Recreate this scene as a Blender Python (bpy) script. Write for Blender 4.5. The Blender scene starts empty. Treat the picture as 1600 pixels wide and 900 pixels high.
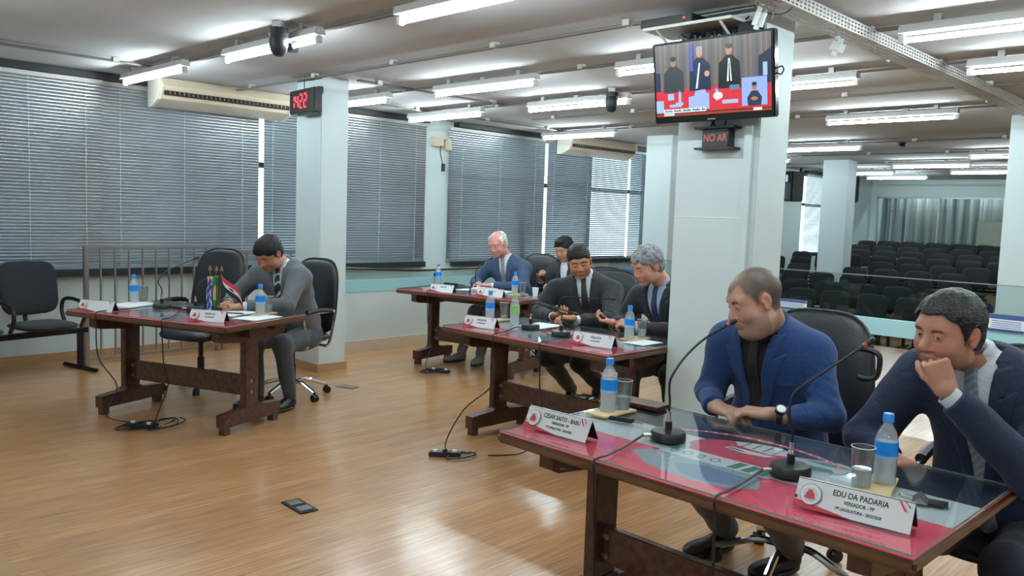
import bpy, bmesh, math, random
import numpy as np
from mathutils import Vector, Matrix

# ------------------------------------------------------------------ camera, world, exposure
SC = bpy.context.scene
COL = SC.collection
F_PX, PITCH, ROLL, YAW, CAM_H = 1290.2, -0.08913, 0.03462, 0.77522, 1.518
fw = Vector((math.cos(PITCH)*math.cos(YAW), math.cos(PITCH)*math.sin(YAW), math.sin(PITCH)))
rt = fw.cross(Vector((0, 0, 1))).normalized(); up = rt.cross(fw)
r2 = math.cos(ROLL)*rt+math.sin(ROLL)*up; u2 = -math.sin(ROLL)*rt+math.cos(ROLL)*up
cam = bpy.data.objects.new('camera', bpy.data.cameras.new('camera'))
COL.objects.link(cam); SC.camera = cam
cam.matrix_world = Matrix(((r2.x, u2.x, -fw.x, 0), (r2.y, u2.y, -fw.y, 0), (r2.z, u2.z, -fw.z, CAM_H), (0, 0, 0, 1)))
cam.data.sensor_width = 36; cam.data.lens = 36*F_PX/1600; cam.data.clip_start = .05
SC.view_settings.view_transform = 'Standard'; SC.view_settings.look = 'None'
SC.view_settings.gamma = 1; SC.view_settings.use_curve_mapping = False
SC.view_settings.exposure = 0.0
W = bpy.data.worlds.new('sky'); SC.world = W; W.use_nodes = True
W.node_tree.nodes['Background'].inputs[0].default_value = (.80, .90, 1, 1)
W.node_tree.nodes['Background'].inputs[1].default_value = 4.0
TUBE_POWER = 115.0
CEIL = 2.70
try:
    SC.cycles.use_denoising = True
    SC.cycles.max_bounces = 8; SC.cycles.transparent_max_bounces = 24
    SC.cycles.sample_clamp_indirect = 6
    SC.cycles.caustics_reflective = False; SC.cycles.caustics_refractive = False
except Exception: pass

# ------------------------------------------------------------------ materials
def srgb(r, g, b):
    f = lambda c: c/12.92 if c <= .04045 else ((c+.055)/1.055)**2.4
    return (f(r/255), f(g/255), f(b/255))
def mat(name, rgb, rough=.5, metal=0, coat=0, noise=0, nscale=8, bump=0, bscale=60, spec=.5, sheen=0, emit=0, stretch=None, ctint=None):
    m = bpy.data.materials.new(name); m.use_nodes = True
    nt = m.node_tree; b = nt.nodes['Principled BSDF']; I = b.inputs
    c = srgb(*rgb); I['Base Color'].default_value = (*c, 1)
    I['Roughness'].default_value = rough; I['Metallic'].default_value = metal
    I['Coat Weight'].default_value = coat; I['Coat Roughness'].default_value = .05
    I['Specular IOR Level'].default_value = spec; I['Sheen Weight'].default_value = sheen
    if emit: I['Emission Color'].default_value = (*c, 1); I['Emission Strength'].default_value = emit
    tc = nt.nodes.new('ShaderNodeTexCoord'); mp = nt.nodes.new('ShaderNodeMapping')
    nt.links.new(tc.outputs['Object'], mp.inputs[0])
    if stretch: mp.inputs['Scale'].default_value = stretch
    nz = nt.nodes.new('ShaderNodeTexNoise'); nz.inputs['Scale'].default_value = nscale; nz.inputs['Detail'].default_value = 4
    nt.links.new(mp.outputs[0], nz.inputs['Vector'])
    cr = nt.nodes.new('ShaderNodeValToRGB'); n = max(noise, .02)
    cr.color_ramp.elements[0].position = .3; cr.color_ramp.elements[1].position = .7
    cr.color_ramp.elements[0].color = (*[v*(1-n) for v in c], 1)
    cr.color_ramp.elements[1].color = (*[min(1, v*(1+n)) for v in (ctint and srgb(*ctint) or c)], 1)
    nt.links.new(nz.outputs[0], cr.inputs[0]); nt.links.new(cr.outputs[0], I['Base Color'])
    if bump:
        n2 = nt.nodes.new('ShaderNodeTexNoise'); n2.inputs['Scale'].default_value = bscale; n2.inputs['Detail'].default_value = 3
        nt.links.new(mp.outputs[0], n2.inputs['Vector'])
        bp = nt.nodes.new('ShaderNodeBump'); bp.inputs['Strength'].default_value = bump; bp.inputs['Distance'].default_value = .004
        nt.links.new(n2.outputs[0], bp.inputs['Height']); nt.links.new(bp.outputs[0], I['Normal'])
    return m
def folds(m, scale=11, dist=.020, strength=.42, seed=0):
    nt = m.node_tree; b = nt.nodes['Principled BSDF']; tc = nt.nodes.new('ShaderNodeTexCoord'); n = nt.nodes.new('ShaderNodeTexNoise')
    n.inputs['Scale'].default_value = scale; n.inputs['Detail'].default_value = 2.5; n.inputs['Distortion'].default_value = 1.6; n.inputs['Roughness'].default_value = .45
    nt.links.new(tc.outputs['Object'], n.inputs['Vector'])
    s1 = nt.nodes.new('ShaderNodeMath'); s1.operation = 'SUBTRACT'; s1.inputs[1].default_value = .5; nt.links.new(n.outputs[0], s1.inputs[0])
    s2 = nt.nodes.new('ShaderNodeMath'); s2.operation = 'ABSOLUTE'; nt.links.new(s1.outputs[0], s2.inputs[0])
    bp = nt.nodes.new('ShaderNodeBump'); bp.inputs['Strength'].default_value = strength; bp.inputs['Distance'].default_value = dist; nt.links.new(s2.outputs[0], bp.inputs['Height'])
    old = [l for l in nt.links if l.to_socket == b.inputs['Normal']]
    if old: nt.links.new(bp.outputs[0], old[0].from_node.inputs['Normal'])
    else: nt.links.new(bp.outputs[0], b.inputs['Normal'])
    return m
def mat_glass(name, tint=(235, 245, 242), refl=1.0, rough=.02, haze=0.0, ior=1.5):
    m = bpy.data.materials.new(name); m.use_nodes = True; nt = m.node_tree; nt.nodes.clear()
    o = nt.nodes.new('ShaderNodeOutputMaterial'); mx = nt.nodes.new('ShaderNodeMixShader')
    t = nt.nodes.new('ShaderNodeBsdfTransparent'); t.inputs[0].default_value = (*srgb(*tint), 1)
    g = nt.nodes.new('ShaderNodeBsdfGlossy'); g.inputs['Roughness'].default_value = rough
    f = nt.nodes.new('ShaderNodeLayerWeight'); f.inputs[0].default_value = .5
    pw = nt.nodes.new('ShaderNodeMath'); pw.operation = 'POWER'; pw.inputs[1].default_value = 4.2
    nt.links.new(f.outputs['Facing'], pw.inputs[0])
    mu = nt.nodes.new('ShaderNodeMath'); mu.operation = 'MULTIPLY_ADD'; mu.inputs[1].default_value = .9*min(1, refl); mu.inputs[2].default_value = .045*refl
    mu.use_clamp = True
    nt.links.new(pw.outputs[0], mu.inputs[0]); nt.links.new(mu.outputs[0], mx.inputs[0])
    src = t
    if haze:
        d = nt.nodes.new('ShaderNodeBsdfDiffuse'); d.inputs[0].default_value = (*srgb(238, 243, 245), 1)
        m2 = nt.nodes.new('ShaderNodeMixShader'); m2.inputs[0].default_value = haze
        nt.links.new(t.outputs[0], m2.inputs[1]); nt.links.new(d.outputs[0], m2.inputs[2]); src = m2
    nt.links.new(src.outputs[0], mx.inputs[1]); nt.links.new(g.outputs[0], mx.inputs[2]); nt.links.new(mx.outputs[0], o.inputs[0])
    return m
def mat_attr(name, rough=.5, emit=0, coat=0, bump=0, bscale=200, sss=0, spec=.5, noise=0):
    m = bpy.data.materials.new(name); m.use_nodes = True; nt = m.node_tree; b = nt.nodes['Principled BSDF']
    a = nt.nodes.new('ShaderNodeAttribute'); a.attribute_name = 'Col'
    src = a.outputs['Color']
    if noise:
        n = nt.nodes.new('ShaderNodeTexNoise'); n.inputs['Scale'].default_value = 45; n.inputs['Detail'].default_value = 4
        tc = nt.nodes.new('ShaderNodeTexCoord'); nt.links.new(tc.outputs['Object'], n.inputs['Vector'])
        mr = nt.nodes.new('ShaderNodeMapRange'); mr.inputs[1].default_value = .3; mr.inputs[2].default_value = .7
        mr.inputs[3].default_value = 1-noise; mr.inputs[4].default_value = 1+noise
        mx = nt.nodes.new('ShaderNodeVectorMath'); mx.operation = 'SCALE'
        nt.links.new(n.outputs[0], mr.inputs[0]); nt.links.new(src, mx.inputs[0]); nt.links.new(mr.outputs[0], mx.inputs['Scale']); src = mx.outputs[0]
    nt.links.new(src, b.inputs['Base Color'])
    b.inputs['Roughness'].default_value = rough; b.inputs['Coat Weight'].default_value = coat; b.inputs['Specular IOR Level'].default_value = spec
    if sss:
        b.inputs['Subsurface Weight'].default_value = sss; b.inputs['Subsurface Radius'].default_value = (.012, .004, .002); b.inputs['Subsurface Scale'].default_value = 1
    if emit: nt.links.new(src, b.inputs['Emission Color']); b.inputs['Emission Strength'].default_value = emit
    if bump:
        n = nt.nodes.new('ShaderNodeTexNoise'); n.inputs['Scale'].default_value = bscale; n.inputs['Detail'].default_value = 3
        tc = nt.nodes.new('ShaderNodeTexCoord'); nt.links.new(tc.outputs['Object'], n.inputs['Vector'])
        bp = nt.nodes.new('ShaderNodeBump'); bp.inputs['Strength'].default_value = bump; bp.inputs['Distance'].default_value = .002
        nt.links.new(n.outputs[0], bp.inputs['Height']); nt.links.new(bp.outputs[0], b.inputs['Normal'])
    return m
def mat_planks(name, c1, c2, width=.085, length=1.6, rough=.2, coat=.6):
    m = bpy.data.materials.new(name); m.use_nodes = True; nt = m.node_tree; b = nt.nodes['Principled BSDF']
    tc = nt.nodes.new('ShaderNodeTexCoord'); br = nt.nodes.new('ShaderNodeTexBrick')
    nt.links.new(tc.outputs['Object'], br.inputs['Vector'])
    br.inputs['Scale'].default_value = 1; br.inputs['Brick Width'].default_value = length; br.inputs['Row Height'].default_value = width
    br.inputs['Mortar Size'].default_value = .0008; br.offset = .37
    br.inputs['Color1'].default_value = (*srgb(*c1), 1); br.inputs['Color2'].default_value = (*srgb(*c2), 1)
    br.inputs['Mortar'].default_value = (*[v*.45 for v in srgb(*c1)], 1)
    mp = nt.nodes.new('ShaderNodeMapping'); mp.inputs['Scale'].default_value = (1.2, 24, 1); nt.links.new(tc.outputs['Object'], mp.inputs[0])
    nz = nt.nodes.new('ShaderNodeTexNoise'); nz.inputs['Scale'].default_value = 3; nz.inputs['Detail'].default_value = 6; nt.links.new(mp.outputs[0], nz.inputs['Vector'])
    mr = nt.nodes.new('ShaderNodeMapRange'); mr.inputs[1].default_value = .3; mr.inputs[2].default_value = .7; mr.inputs[3].default_value = .62; mr.inputs[4].default_value = 1.2
    nt.links.new(nz.outputs[0], mr.inputs[0])
    sc = nt.nodes.new('ShaderNodeVectorMath'); sc.operation = 'SCALE'
    nt.links.new(br.outputs[0], sc.inputs[0]); nt.links.new(mr.outputs[0], sc.inputs['Scale']); nt.links.new(sc.outputs[0], b.inputs['Base Color'])
    b.inputs['Roughness'].default_value = rough; b.inputs['Coat Weight'].default_value = coat; b.inputs['Coat Roughness'].default_value = .17
    n3 = nt.nodes.new('ShaderNodeTexNoise'); n3.inputs['Scale'].default_value = 2.2; n3.inputs['Detail'].default_value = 3
    nt.links.new(mp.outputs[0], n3.inputs['Vector'])
    bp = nt.nodes.new('ShaderNodeBump'); bp.inputs['Strength'].default_value = .12; bp.inputs['Distance'].default_value = .004
    nt.links.new(n3.outputs[0], bp.inputs['Height']); nt.links.new(bp.outputs[0], b.inputs['Normal']); nt.links.new(bp.outputs[0], b.inputs['Coat Normal'])
    return m
M = {}
M['floor'] = mat_planks('parquet', (205, 153, 104), (188, 137, 90), rough=.3)
M['treads'] = mat_planks('step boards', (205, 180, 145), (190, 160, 125))
M['ceiling'] = mat('ceiling paint', (178, 178, 180), .9, noise=.03, nscale=2)
M['wall'] = mat('wall paint', (205, 219, 219), .55, noise=.02, nscale=3)
M['pillar'] = mat('pillar paint', (205, 218, 220), .45, noise=.02, nscale=3)
M['basewood'] = mat('skirting wood', (176, 140, 100), .4, noise=.15, nscale=6, stretch=(1, 1, 12))
M['cyan'] = mat('pale cyan laminate', (160, 208, 215), .35)
M['wood'] = mat('dark stained wood', (56, 33, 25), .32, coat=.25, noise=.35, nscale=10, stretch=(3, 3, 3), ctint=(78, 45, 33))
M['woodedge'] = mat('table edge wood', (96, 64, 44), .35, coat=.3, noise=.25, nscale=9)
M['black'] = mat('black plastic', (22, 22, 25), .4)
M['blackmatte'] = mat('black matte', (18, 18, 20), .8)
M['leather'] = mat('black leather', (26, 30, 36), .42, bump=.25, bscale=160)
M['fabricblack'] = mat('black seat fabric', (24, 28, 34), .9, bump=.3, bscale=300, sheen=.1)
M['chrome'] = mat('chrome', (225, 225, 228), .12, metal=1)
M['steel'] = mat('brushed steel', (165, 160, 158), .3, metal=.85)
M['zinc'] = mat('galvanised metal', (190, 188, 184), .45, metal=.4)
M['white'] = mat('white plastic', (235, 238, 238), .4)
M['paper'] = mat('white paper', (232, 236, 238), .6)
M['platewhite'] = mat('nameplate card', (222, 228, 230), .25, coat=.3)
M['cream'] = mat('cream plastic', (206, 190, 168), .45); M['ivory'] = mat('ivory plastic', (228, 222, 208), .4)
M['gap'] = mat('dark louvre', (40, 34, 30), .6)
M['blind'] = mat('aluminium slat', (174, 183, 190), .28, metal=.7, noise=.16, nscale=.9)
M['cord'] = mat('blind cord', (215, 222, 226), .6)
M['frame'] = mat('dark window frame', (45, 48, 52), .4, metal=.3)
M['conduit'] = mat('grey conduit', (120, 112, 106), .5)
M['red'] = mat('flag red cloth', (238, 78, 106), .55, bump=.15, bscale=500)
M['label'] = mat('blue bottle label', (20, 140, 230), .35)
M['labelg'] = mat('green bottle label', (140, 200, 105), .35)
M['labelp'] = mat('pale blue film', (150, 190, 235), .35)
M['cap'] = mat('blue bottle cap', (40, 140, 225), .35)
M['capg'] = mat('green bottle cap', (130, 195, 95), .35)
M['water'] = mat_glass('water', (225, 235, 240), .6, .03, haze=.5)
M['pet'] = mat_glass('clear bottle plastic', (246, 250, 252), 1.6, .08, haze=.26)
M['tumbler'] = mat_glass('clear tumbler glass', (240, 244, 244), 2.0, .02, haze=.04)
M['glass'] = mat_glass('clear pane', (236, 244, 243), .9, .01)
M['glasstop'] = mat_glass('table glass', (253, 254, 254), .9, .015)
M['glassedge'] = mat('glass edge', (120, 150, 142), .15, coat=1)
M['cork'] = mat('coaster board', (212, 186, 140), .6, noise=.12)
M['tvframe'] = mat('glossy black bezel', (14, 14, 16), .15, coat=.5)
M['print'] = mat_attr('printed colours', .5)
M['screen'] = mat_attr('screen picture', .25, emit=.48, coat=1)
M['redled'] = mat('red led', (255, 60, 70), .5, emit=2.2)
M['dullring'] = mat('dull red plastic ring', (170, 60, 50), .5)
M['dullled'] = mat('dull red letters', (186, 84, 72), .5, emit=.12)
M['tube'] = mat('lit fluorescent tube', (232, 250, 255), .5, emit=TUBE_POWER)
M['fixture'] = mat('white lamp batten', (215, 216, 214), .5)
M['seatpost'] = mat('black steel', (20, 20, 22), .35, metal=.3)
M['redplastic'] = mat('red plastic', (190, 40, 45), .4)
M['vest'] = mat('blue plastic', (45, 80, 140), .5)

# ------------------------------------------------------------------ mesh builder
def axis_mat(d):
    d = Vector(d).normalized()
    return d.to_track_quat('Z', 'Y').to_matrix()
class MB:
    def __init__(s): s.b = bmesh.new()
    def add(s, vs, fs):
        bv = [s.b.verts.new(v) for v in vs]
        for f in fs:
            try: s.b.faces.new([bv[i] for i in f])
            except ValueError: pass
        return s
    def box(s, c, d, rz=0, bev=0, R=None):
        t = bmesh.new(); bmesh.ops.create_cube(t, size=1)
        for v in t.verts: v.co = Vector((v.co.x*d[0], v.co.y*d[1], v.co.z*d[2]))
        if bev: bmesh.ops.bevel(t, geom=list(t.edges), offset=bev, segments=2, affect='EDGES')
        Rm = R if R is not None else Matrix.Rotation(rz, 3, 'Z')
        for v in t.verts: v.co = Rm@v.co+Vector(c)
        return s.merge(t)
    def bx(s, x0, x1, y0, y1, z0, z1, bev=0):
        return s.box(((x0+x1)/2, (y0+y1)/2, (z0+z1)/2), (abs(x1-x0), abs(y1-y0), abs(z1-z0)), bev=bev)
    def merge(s, t):
        t.verts.index_update(); vs = [v.co.copy() for v in t.verts]; fs = [[v.index for v in f.verts] for f in t.faces]; t.free()
        return s.add(vs, fs)
    def lathe(s, prof, n=20, c=(0, 0, 0), R=None, cap=True):
        vs = []; fs = []
        for r, z in prof:
            for i in range(n):
                a = 2*math.pi*i/n; v = Vector((r*math.cos(a), r*math.sin(a), z))
                if R is not None: v = R@v
                vs.append(v+Vector(c))
        for j in range(len(prof)-1):
            for i in range(n): fs.append((j*n+i, j*n+(i+1) % n, (j+1)*n+(i+1) % n, (j+1)*n+i))
        if cap: fs.append(tuple(range(n))[::-1]); fs.append(tuple((len(prof)-1)*n+i for i in range(n)))
        return s.add(vs, fs)
    def cyl(s, a, b, r, r2=None, n=12):
        a = Vector(a); b = Vector(b); R = axis_mat(b-a)
        return s.lathe([(r, 0), (r if r2 is None else r2, (b-a).length)], n, a, R)
    def tube(s, pts, r, n=6, smooth=True):
        P = [Vector(p) for p in pts]
        if smooth and len(P) > 2:
            Q = []
            for i in range(len(P)-1):
                p0 = P[max(i-1, 0)]; p1 = P[i]; p2 = P[i+1]; p3 = P[min(i+2, len(P)-1)]
                for k in range(5):
                    t = k/5
                    Q.append(.5*((2*p1)+(p2-p0)*t+(2*p0-5*p1+4*p2-p3)*t*t+(3*p1-p0-3*p2+p3)*t**3))
            P = Q+[P[-1]]
        vs = []; fs = []; prev = None
        for i, p in enumerate(P):
            d = (P[min(i+1, len(P)-1)]-P[max(i-1, 0)])
            if d.length < 1e-7: d = Vector((0, 0, 1))
            d.normalize()
            if prev is None: prev = d.orthogonal().normalized()
            u = (prev-d*prev.dot(d)); u = u.normalized() if u.length > 1e-5 else d.orthogonal().normalized(); prev = u; w = d.cross(u)
            for k in range(n):
                a = 2*math.pi*k/n; vs.append(p+r*(math.cos(a)*u+math.sin(a)*w))
        m = len(P)
        for j in range(m-1):
            for i in range(n): fs.append((j*n+i, j*n+(i+1) % n, (j+1)*n+(i+1) % n, (j+1)*n+i))
        fs.append(tuple(range(n))[::-1]); fs.append(tuple((m-1)*n+i for i in range(n)))
        return s.add(vs, fs)
    def prism(s, poly, a, b, plane='xy', off=0):
        def P(p, h):
            return {'xy': (p[0], p[1], h), 'xz': (p[0], h, p[1]), 'yz': (h, p[0], p[1])}[plane]
        n = len(poly); vs = [P(p, a) for p in poly]+[P(p, b) for p in poly]
        fs = [tuple(range(n))[::-1], tuple(range(n, 2*n))]+[(i, (i+1) % n, n+(i+1) % n, n+i) for i in range(n)]
        return s.add(vs, fs)
    def pillow(s, c, d, e=.35, bend=0, n=24, m=12, R=None, taper=0):
        # rounded cushion: superellipse outline in x/z, thickness in y
        sp = lambda v, p: math.copysign(abs(v)**p, v)
        vs = []; fs = []
        for j in range(m+1):
            ph = -math.pi/2+math.pi*j/m
            for i in range(n):
                th = 2*math.pi*i/n
                x = sp(math.cos(th), e)*abs(math.cos(ph))**.6; z = sp(math.sin(th), e)*abs(math.cos(ph))**.6; y = math.sin(ph)
                v = Vector((x*d[0]/2*(1-taper*z), y*d[1]/2, z*d[2]/2)); v.y += bend*(v.x*v.x)*4
                if R is not None: v = R@v
                vs.append(v+Vector(c))
        for j in range(m):
            for i in range(n): fs.append((j*n+i, j*n+(i+1) % n, (j+1)*n+(i+1) % n, (j+1)*n+i))
        s.add(vs, fs)
        return s
    def build(s, name, m, parent=None, smooth=None, auto=35):
        bmesh.ops.remove_doubles(s.b, verts=list(s.b.verts), dist=1e-6)
        bmesh.ops.recalc_face_normals(s.b, faces=list(s.b.faces))
        me = bpy.data.meshes.new(name); s.b.to_mesh(me); s.b.free()
        me.materials.append(M[m] if isinstance(m, str) else m)
        if smooth is not False:
            for p in me.polygons: p.use_smooth = True
            me.set_sharp_from_angle(angle=math.radians(auto))
        o = bpy.data.objects.new(name, me); COL.objects.link(o)
        if parent is not None: o.parent = parent
        return o
def tag(o, label=None, cat=None, group=None, kind=None):
    if label: o['label'] = label
    if cat: o['category'] = cat
    if group: o['group'] = group
    if kind: o['kind'] = kind
    return o
def thing(name, label, cat, loc=(0, 0, 0), rz=0, group=None):
    o = bpy.data.objects.new(name, None); COL.objects.link(o); o.empty_display_size = .1
    o.location = loc; o.rotation_euler = (0, 0, rz)
    return tag(o, label, cat, group)
def struct(name, mb, m, **k): return tag(mb.build(name, m, **k), kind='structure')
def dup(root, loc, rz, label, group=None):
    def cp(o, par):
        c = o.copy(); COL.objects.link(c)
        if par is not None: c.parent = par
        for ch in o.children: cp(ch, c)
        return c
    r = cp(root, None); r.location = loc; r.rotation_euler = (0, 0, rz)
    return tag(r, label, None, group)
def flat_print(name, polys, m, parent, base=(0, 0, 0), U=(1, 0, 0), V=(0, 1, 0), N=(0, 0, 1), step=.0003):
    """coloured flat shapes layered on a surface; polys = [(list of (u,v), rgb)]"""
    U, V, N, B = Vector(U), Vector(V), Vector(N), Vector(base)
    me = bpy.data.meshes.new(name); vs = []; fs = []; cols = []
    for k, (poly, rgb) in enumerate(polys):
        i0 = len(vs); vs += [tuple(B+U*u+V*v+N*step*(k+1)*(.15 if len(polys) > 12 else 1)) for u, v in poly]
        fs.append(tuple(range(i0, len(vs)))); cols += [(*srgb(*rgb), 1)]*len(poly)
    me.from_pydata(vs, [], fs); a = me.color_attributes.new('Col', 'FLOAT_COLOR', 'POINT')
    a.data.foreach_set('color', [c for q in cols for c in q]); me.materials.append(M[m])
    o = bpy.data.objects.new(name, me); COL.objects.link(o); o.parent = parent
    return o
def rect(u0, v0, u1, v1): return [(u0, v0), (u1, v0), (u1, v1), (u0, v1)]
def ell(cu, cv, ru, rv, n=20, a0=0, a1=2*math.pi):
    return [(cu+ru*math.cos(a0+(a1-a0)*i/n), cv+rv*math.sin(a0+(a1-a0)*i/n)) for i in range(n+(0 if abs(a1-a0-2*math.pi) < 1e-6 else 1))]
def text_mesh(name, txt, size, m, parent, base, U, V, align='CENTER', bold=0, sx=1, ext=.0004):
    cu = bpy.data.curves.new(name, 'FONT'); cu.body = txt; cu.size = size; cu.align_x = align; cu.align_y = 'CENTER'; cu.offset = bold; cu.extrude = ext
    o = bpy.data.objects.new(name, cu); COL.objects.link(o)
    dg = bpy.context.evaluated_depsgraph_get(); me = bpy.data.meshes.new_from_object(o.evaluated_get(dg)); bpy.data.objects.remove(o); bpy.data.curves.remove(cu)
    U = Vector(U).normalized(); V = Vector(V).normalized(); N = U.cross(V)
    me.transform(Matrix(((U.x*sx, V.x, N.x, base[0]), (U.y*sx, V.y, N.y, base[1]), (U.z*sx, V.z, N.z, base[2]), (0, 0, 0, 1))))
    me.materials.clear(); me.materials.append(M[m] if isinstance(m, str) else m)
    t = bpy.data.objects.new(name, me); COL.objects.link(t); t.parent = parent
    return t
# ================================================================== THE ROOM
YW, XB = 8.35, 21.5
struct('floor', MB().bx(-4, 10.8, -5, YW, -.5, 0), 'floor')
b = MB()
for i in range(11):
    x0 = 10.8 if i == 0 else 11.55+i*1.0; z = -.41+.08*i
    b.bx(x0 if i == 0 else 10.55+i*1.0, 11.55+i*1.0, -5, YW, -.6, z)
struct('floor_audience', b, 'treads')
struct('ceiling', MB().bx(-4, 22.6, -5, YW+.2, CEIL, CEIL+.15), 'ceiling')
# window wall: sill wall, piers, lintel
b = MB().bx(-4, 22.6, YW, YW+.2, -.6, .80).bx(-4, 22.6, YW, YW+.2, 2.64, CEIL)
for x0, x1 in ((-4, -1.2), (6.82, 7.32), (13.2, 13.7), (16.4, 17.6), (20.2, 22.6)): b.bx(x0, x1, YW, YW+.2, .80, 2.64)
struct('wall_left', b, 'wall')
struct('wall_back', MB().bx(XB, XB+.15, -5, 5.3, -.6, CEIL).bx(XB, XB+.15, 8.2, YW, -.6, CEIL).bx(XB, XB+.15, 5.3, 8.2, -.6, 1.02).bx(XB, XB+.15, 5.3, 8.2, 2.28, CEIL), 'wall')
struct('wall_right', MB().bx(-4, 22.6, -5.2, -5, -.6, CEIL), 'wall')
struct('wall_front', MB().bx(-4.2, -4, -5.2, YW+.2, -.6, CEIL), 'wall')
struct('baseboard_left', MB().bx(-4, 10.8, YW-.018, YW, 0, .085), 'basewood')
# windows: frames, panes
for k, (x0, x1) in enumerate(((-1.2, 6.82), (7.32, 13.2), (13.7, 16.4), (17.6, 20.2))):
    b = MB(); n = max(2, round((x1-x0)/1.35))
    b.bx(x0, x1, YW+.04, YW+.10, .80, .86).bx(x0, x1, YW+.04, YW+.10, 2.59, 2.64).bx(x0, x1, YW+.04, YW+.10, 1.93, 1.99)
    for i in range(n+1):
        x = x0+(x1-x0)*i/n; b.bx(x-.025, x+.025, YW+.04, YW+.10, .86, 2.6)
    w = struct('window_%d' % (k+1), b, 'frame')
    MB().bx(x0+.01, x1-.01, YW+.065, YW+.071, .85, 2.6).build('pane', 'glass', w)
struct('trim_sill', MB().bx(-1.2, 6.82, YW-.09, YW+.05, .80, .868).bx(7.32, 13.2, YW-.09, YW+.05, .80, .858), 'frame')
struct('trim_head', MB().bx(-1.2, 6.82, YW-.11, YW, 2.635, CEIL-.004).bx(7.32, 13.2, YW-.11, YW, 2.64, CEIL-.004).bx(13.7, 16.4, YW-.11, YW, 2.63, CEIL-.004).bx(17.6, 20.2, YW-.11, YW, 2.63, CEIL-.004), 'frame')
# pillars
def pillar(n, x0, x1, y0, y1, z0=0, skirt=True):
    struct('pillar_'+n, MB().bx(x0, x1, y0, y1, z0, CEIL, bev=.006), 'pillar')
    if skirt: struct('baseboard_'+n, MB().bx(x0-.016, x1+.016, y0-.016, y1+.016, z0, z0+.075), 'basewood')
pillar('left', 4.14, 4.43, 6.53, 6.95)
pillar('middle', 9.86, 10.2, 6.62, 7.06)
pillar('far', 14.85, 15.2, 6.2, 6.68, -.5, False)
pillar('right', 9.65, 10.1, 1.9, 2.4)
pillar('screen', 4.22, 4.56, 2.27, 2.80)
struct('trim_panel', MB().bx(4.2175, 4.22, 2.35, 2.79, 1.535, 1.541), 'white')
struct('trim_pillar', MB().bx(4.19, 4.22, 2.30, 2.345, 0, 2.05), 'pillar')
# low divider on the left, glass divider towards the public seats
d = thing('low_divider', 'low white partition with pale cyan band beside window wall, behind far table', 'divider', (0, 0, 0))
MB().bx(4.5, 9.0, 7.27, 7.33, .12, .64).build('panel', 'wall', d)
MB().bx(4.5, 9.0, 7.255, 7.345, 0, .12).build('base', 'cream', d)
MB().bx(4.5, 9.0, 7.26, 7.34, .64, .765).build('band', 'cyan', d)
MB().bx(4.5, 9.0, 7.295, 7.303, .765, .86).build('glass_panel', 'glass', d)
h = MB().tube([(4.5, 7.3, .905), (4.9, 7.3, .895), (5.5, 7.3, .865), (6.0, 7.3, .845), (6.8, 7.3, .855), (7.6, 7.3, .845), (9.0, 7.3, .86)], .013)
tag(h.build('hose', 'black'), 'long black hose lying along the top of the low white partition', 'hose')
g = thing('glass_divider', 'glass partition with pale cyan strip in front of the public seats', 'divider', (8, 0, 0))
MB().bx(-.006, .006, 1.0, 6.2, .66, 1.05).build('glass_panel', 'glass', g)
MB().bx(-.03, .03, 1.0, 6.2, .50, .655).build('band', 'cyan', g)
MB().bx(-.008, .008, 1.0, 6.2, 1.05, 1.058).build('edge_trim', 'steel', g)
for y in (1.05, 2.2, 3.25, 4.3, 5.4, 6.15): MB().bx(-.02, .02, y-.02, y+.02, 0, .5).build('post', 'seatpost', g)
# step edge in the near left corner
struct('trim_step', MB().bx(.55, .93, 3.5, 5.5, 0, .012), 'basewood')
# back window and what is behind it
w = MB()
for a in ((5.3, 8.2, 1.02, 1.06), (5.3, 8.2, 2.24, 2.28), (5.3, 5.34, 1.02, 2.28), (8.16, 8.2, 1.02, 2.28), (6.72, 6.745, 1.02, 2.28), (7.45, 7.47, 1.02, 2.28)): w.bx(XB-.03, XB+.05, *a)
w = struct('window_5', w, 'zinc')
MB().bx(XB+.01, XB+.018, 5.33, 8.17, 1.05, 2.25).build('pane', 'glass', w)
vs = []; fs = []
N = 240
for i in range(N+1):
    y = 4.2+4.4*i/N; x = XB+.75+.05*math.sin(y*26)+.03*math.sin(y*61+1)
    vs += [(x, y, -.2), (x, y, 2.6)]
for i in range(N): fs.append((2*i, 2*i+2, 2*i+3, 2*i+1))
M['curtain'] = mat('grey blue curtain', (112, 118, 124), .8, noise=.30, nscale=2.5, stretch=(1, 3, .15), ctint=(152, 150, 146))
tag(MB().add(vs, fs).build('curtain', 'curtain'), 'grey-blue pleated curtain hanging behind the long interior window', 'curtain')
cb = MB().bx(XB+.3, XB+.6, 5.35, 5.95, .2, 1.72, bev=.01); tag(cb.build('storage_cupboard', 'cream'), 'cream storage cupboard behind right end of the long interior window', 'cupboard')
struct('wall_far', MB().bx(22.5, 22.6, 4, YW, -.6, CEIL).bx(21.65, 22.5, 4.0, 4.1, -.6, CEIL), 'wall')
struct('floor_far', MB().bx(21.6, 22.6, 4, YW, -.2, .2), 'wall')

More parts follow.
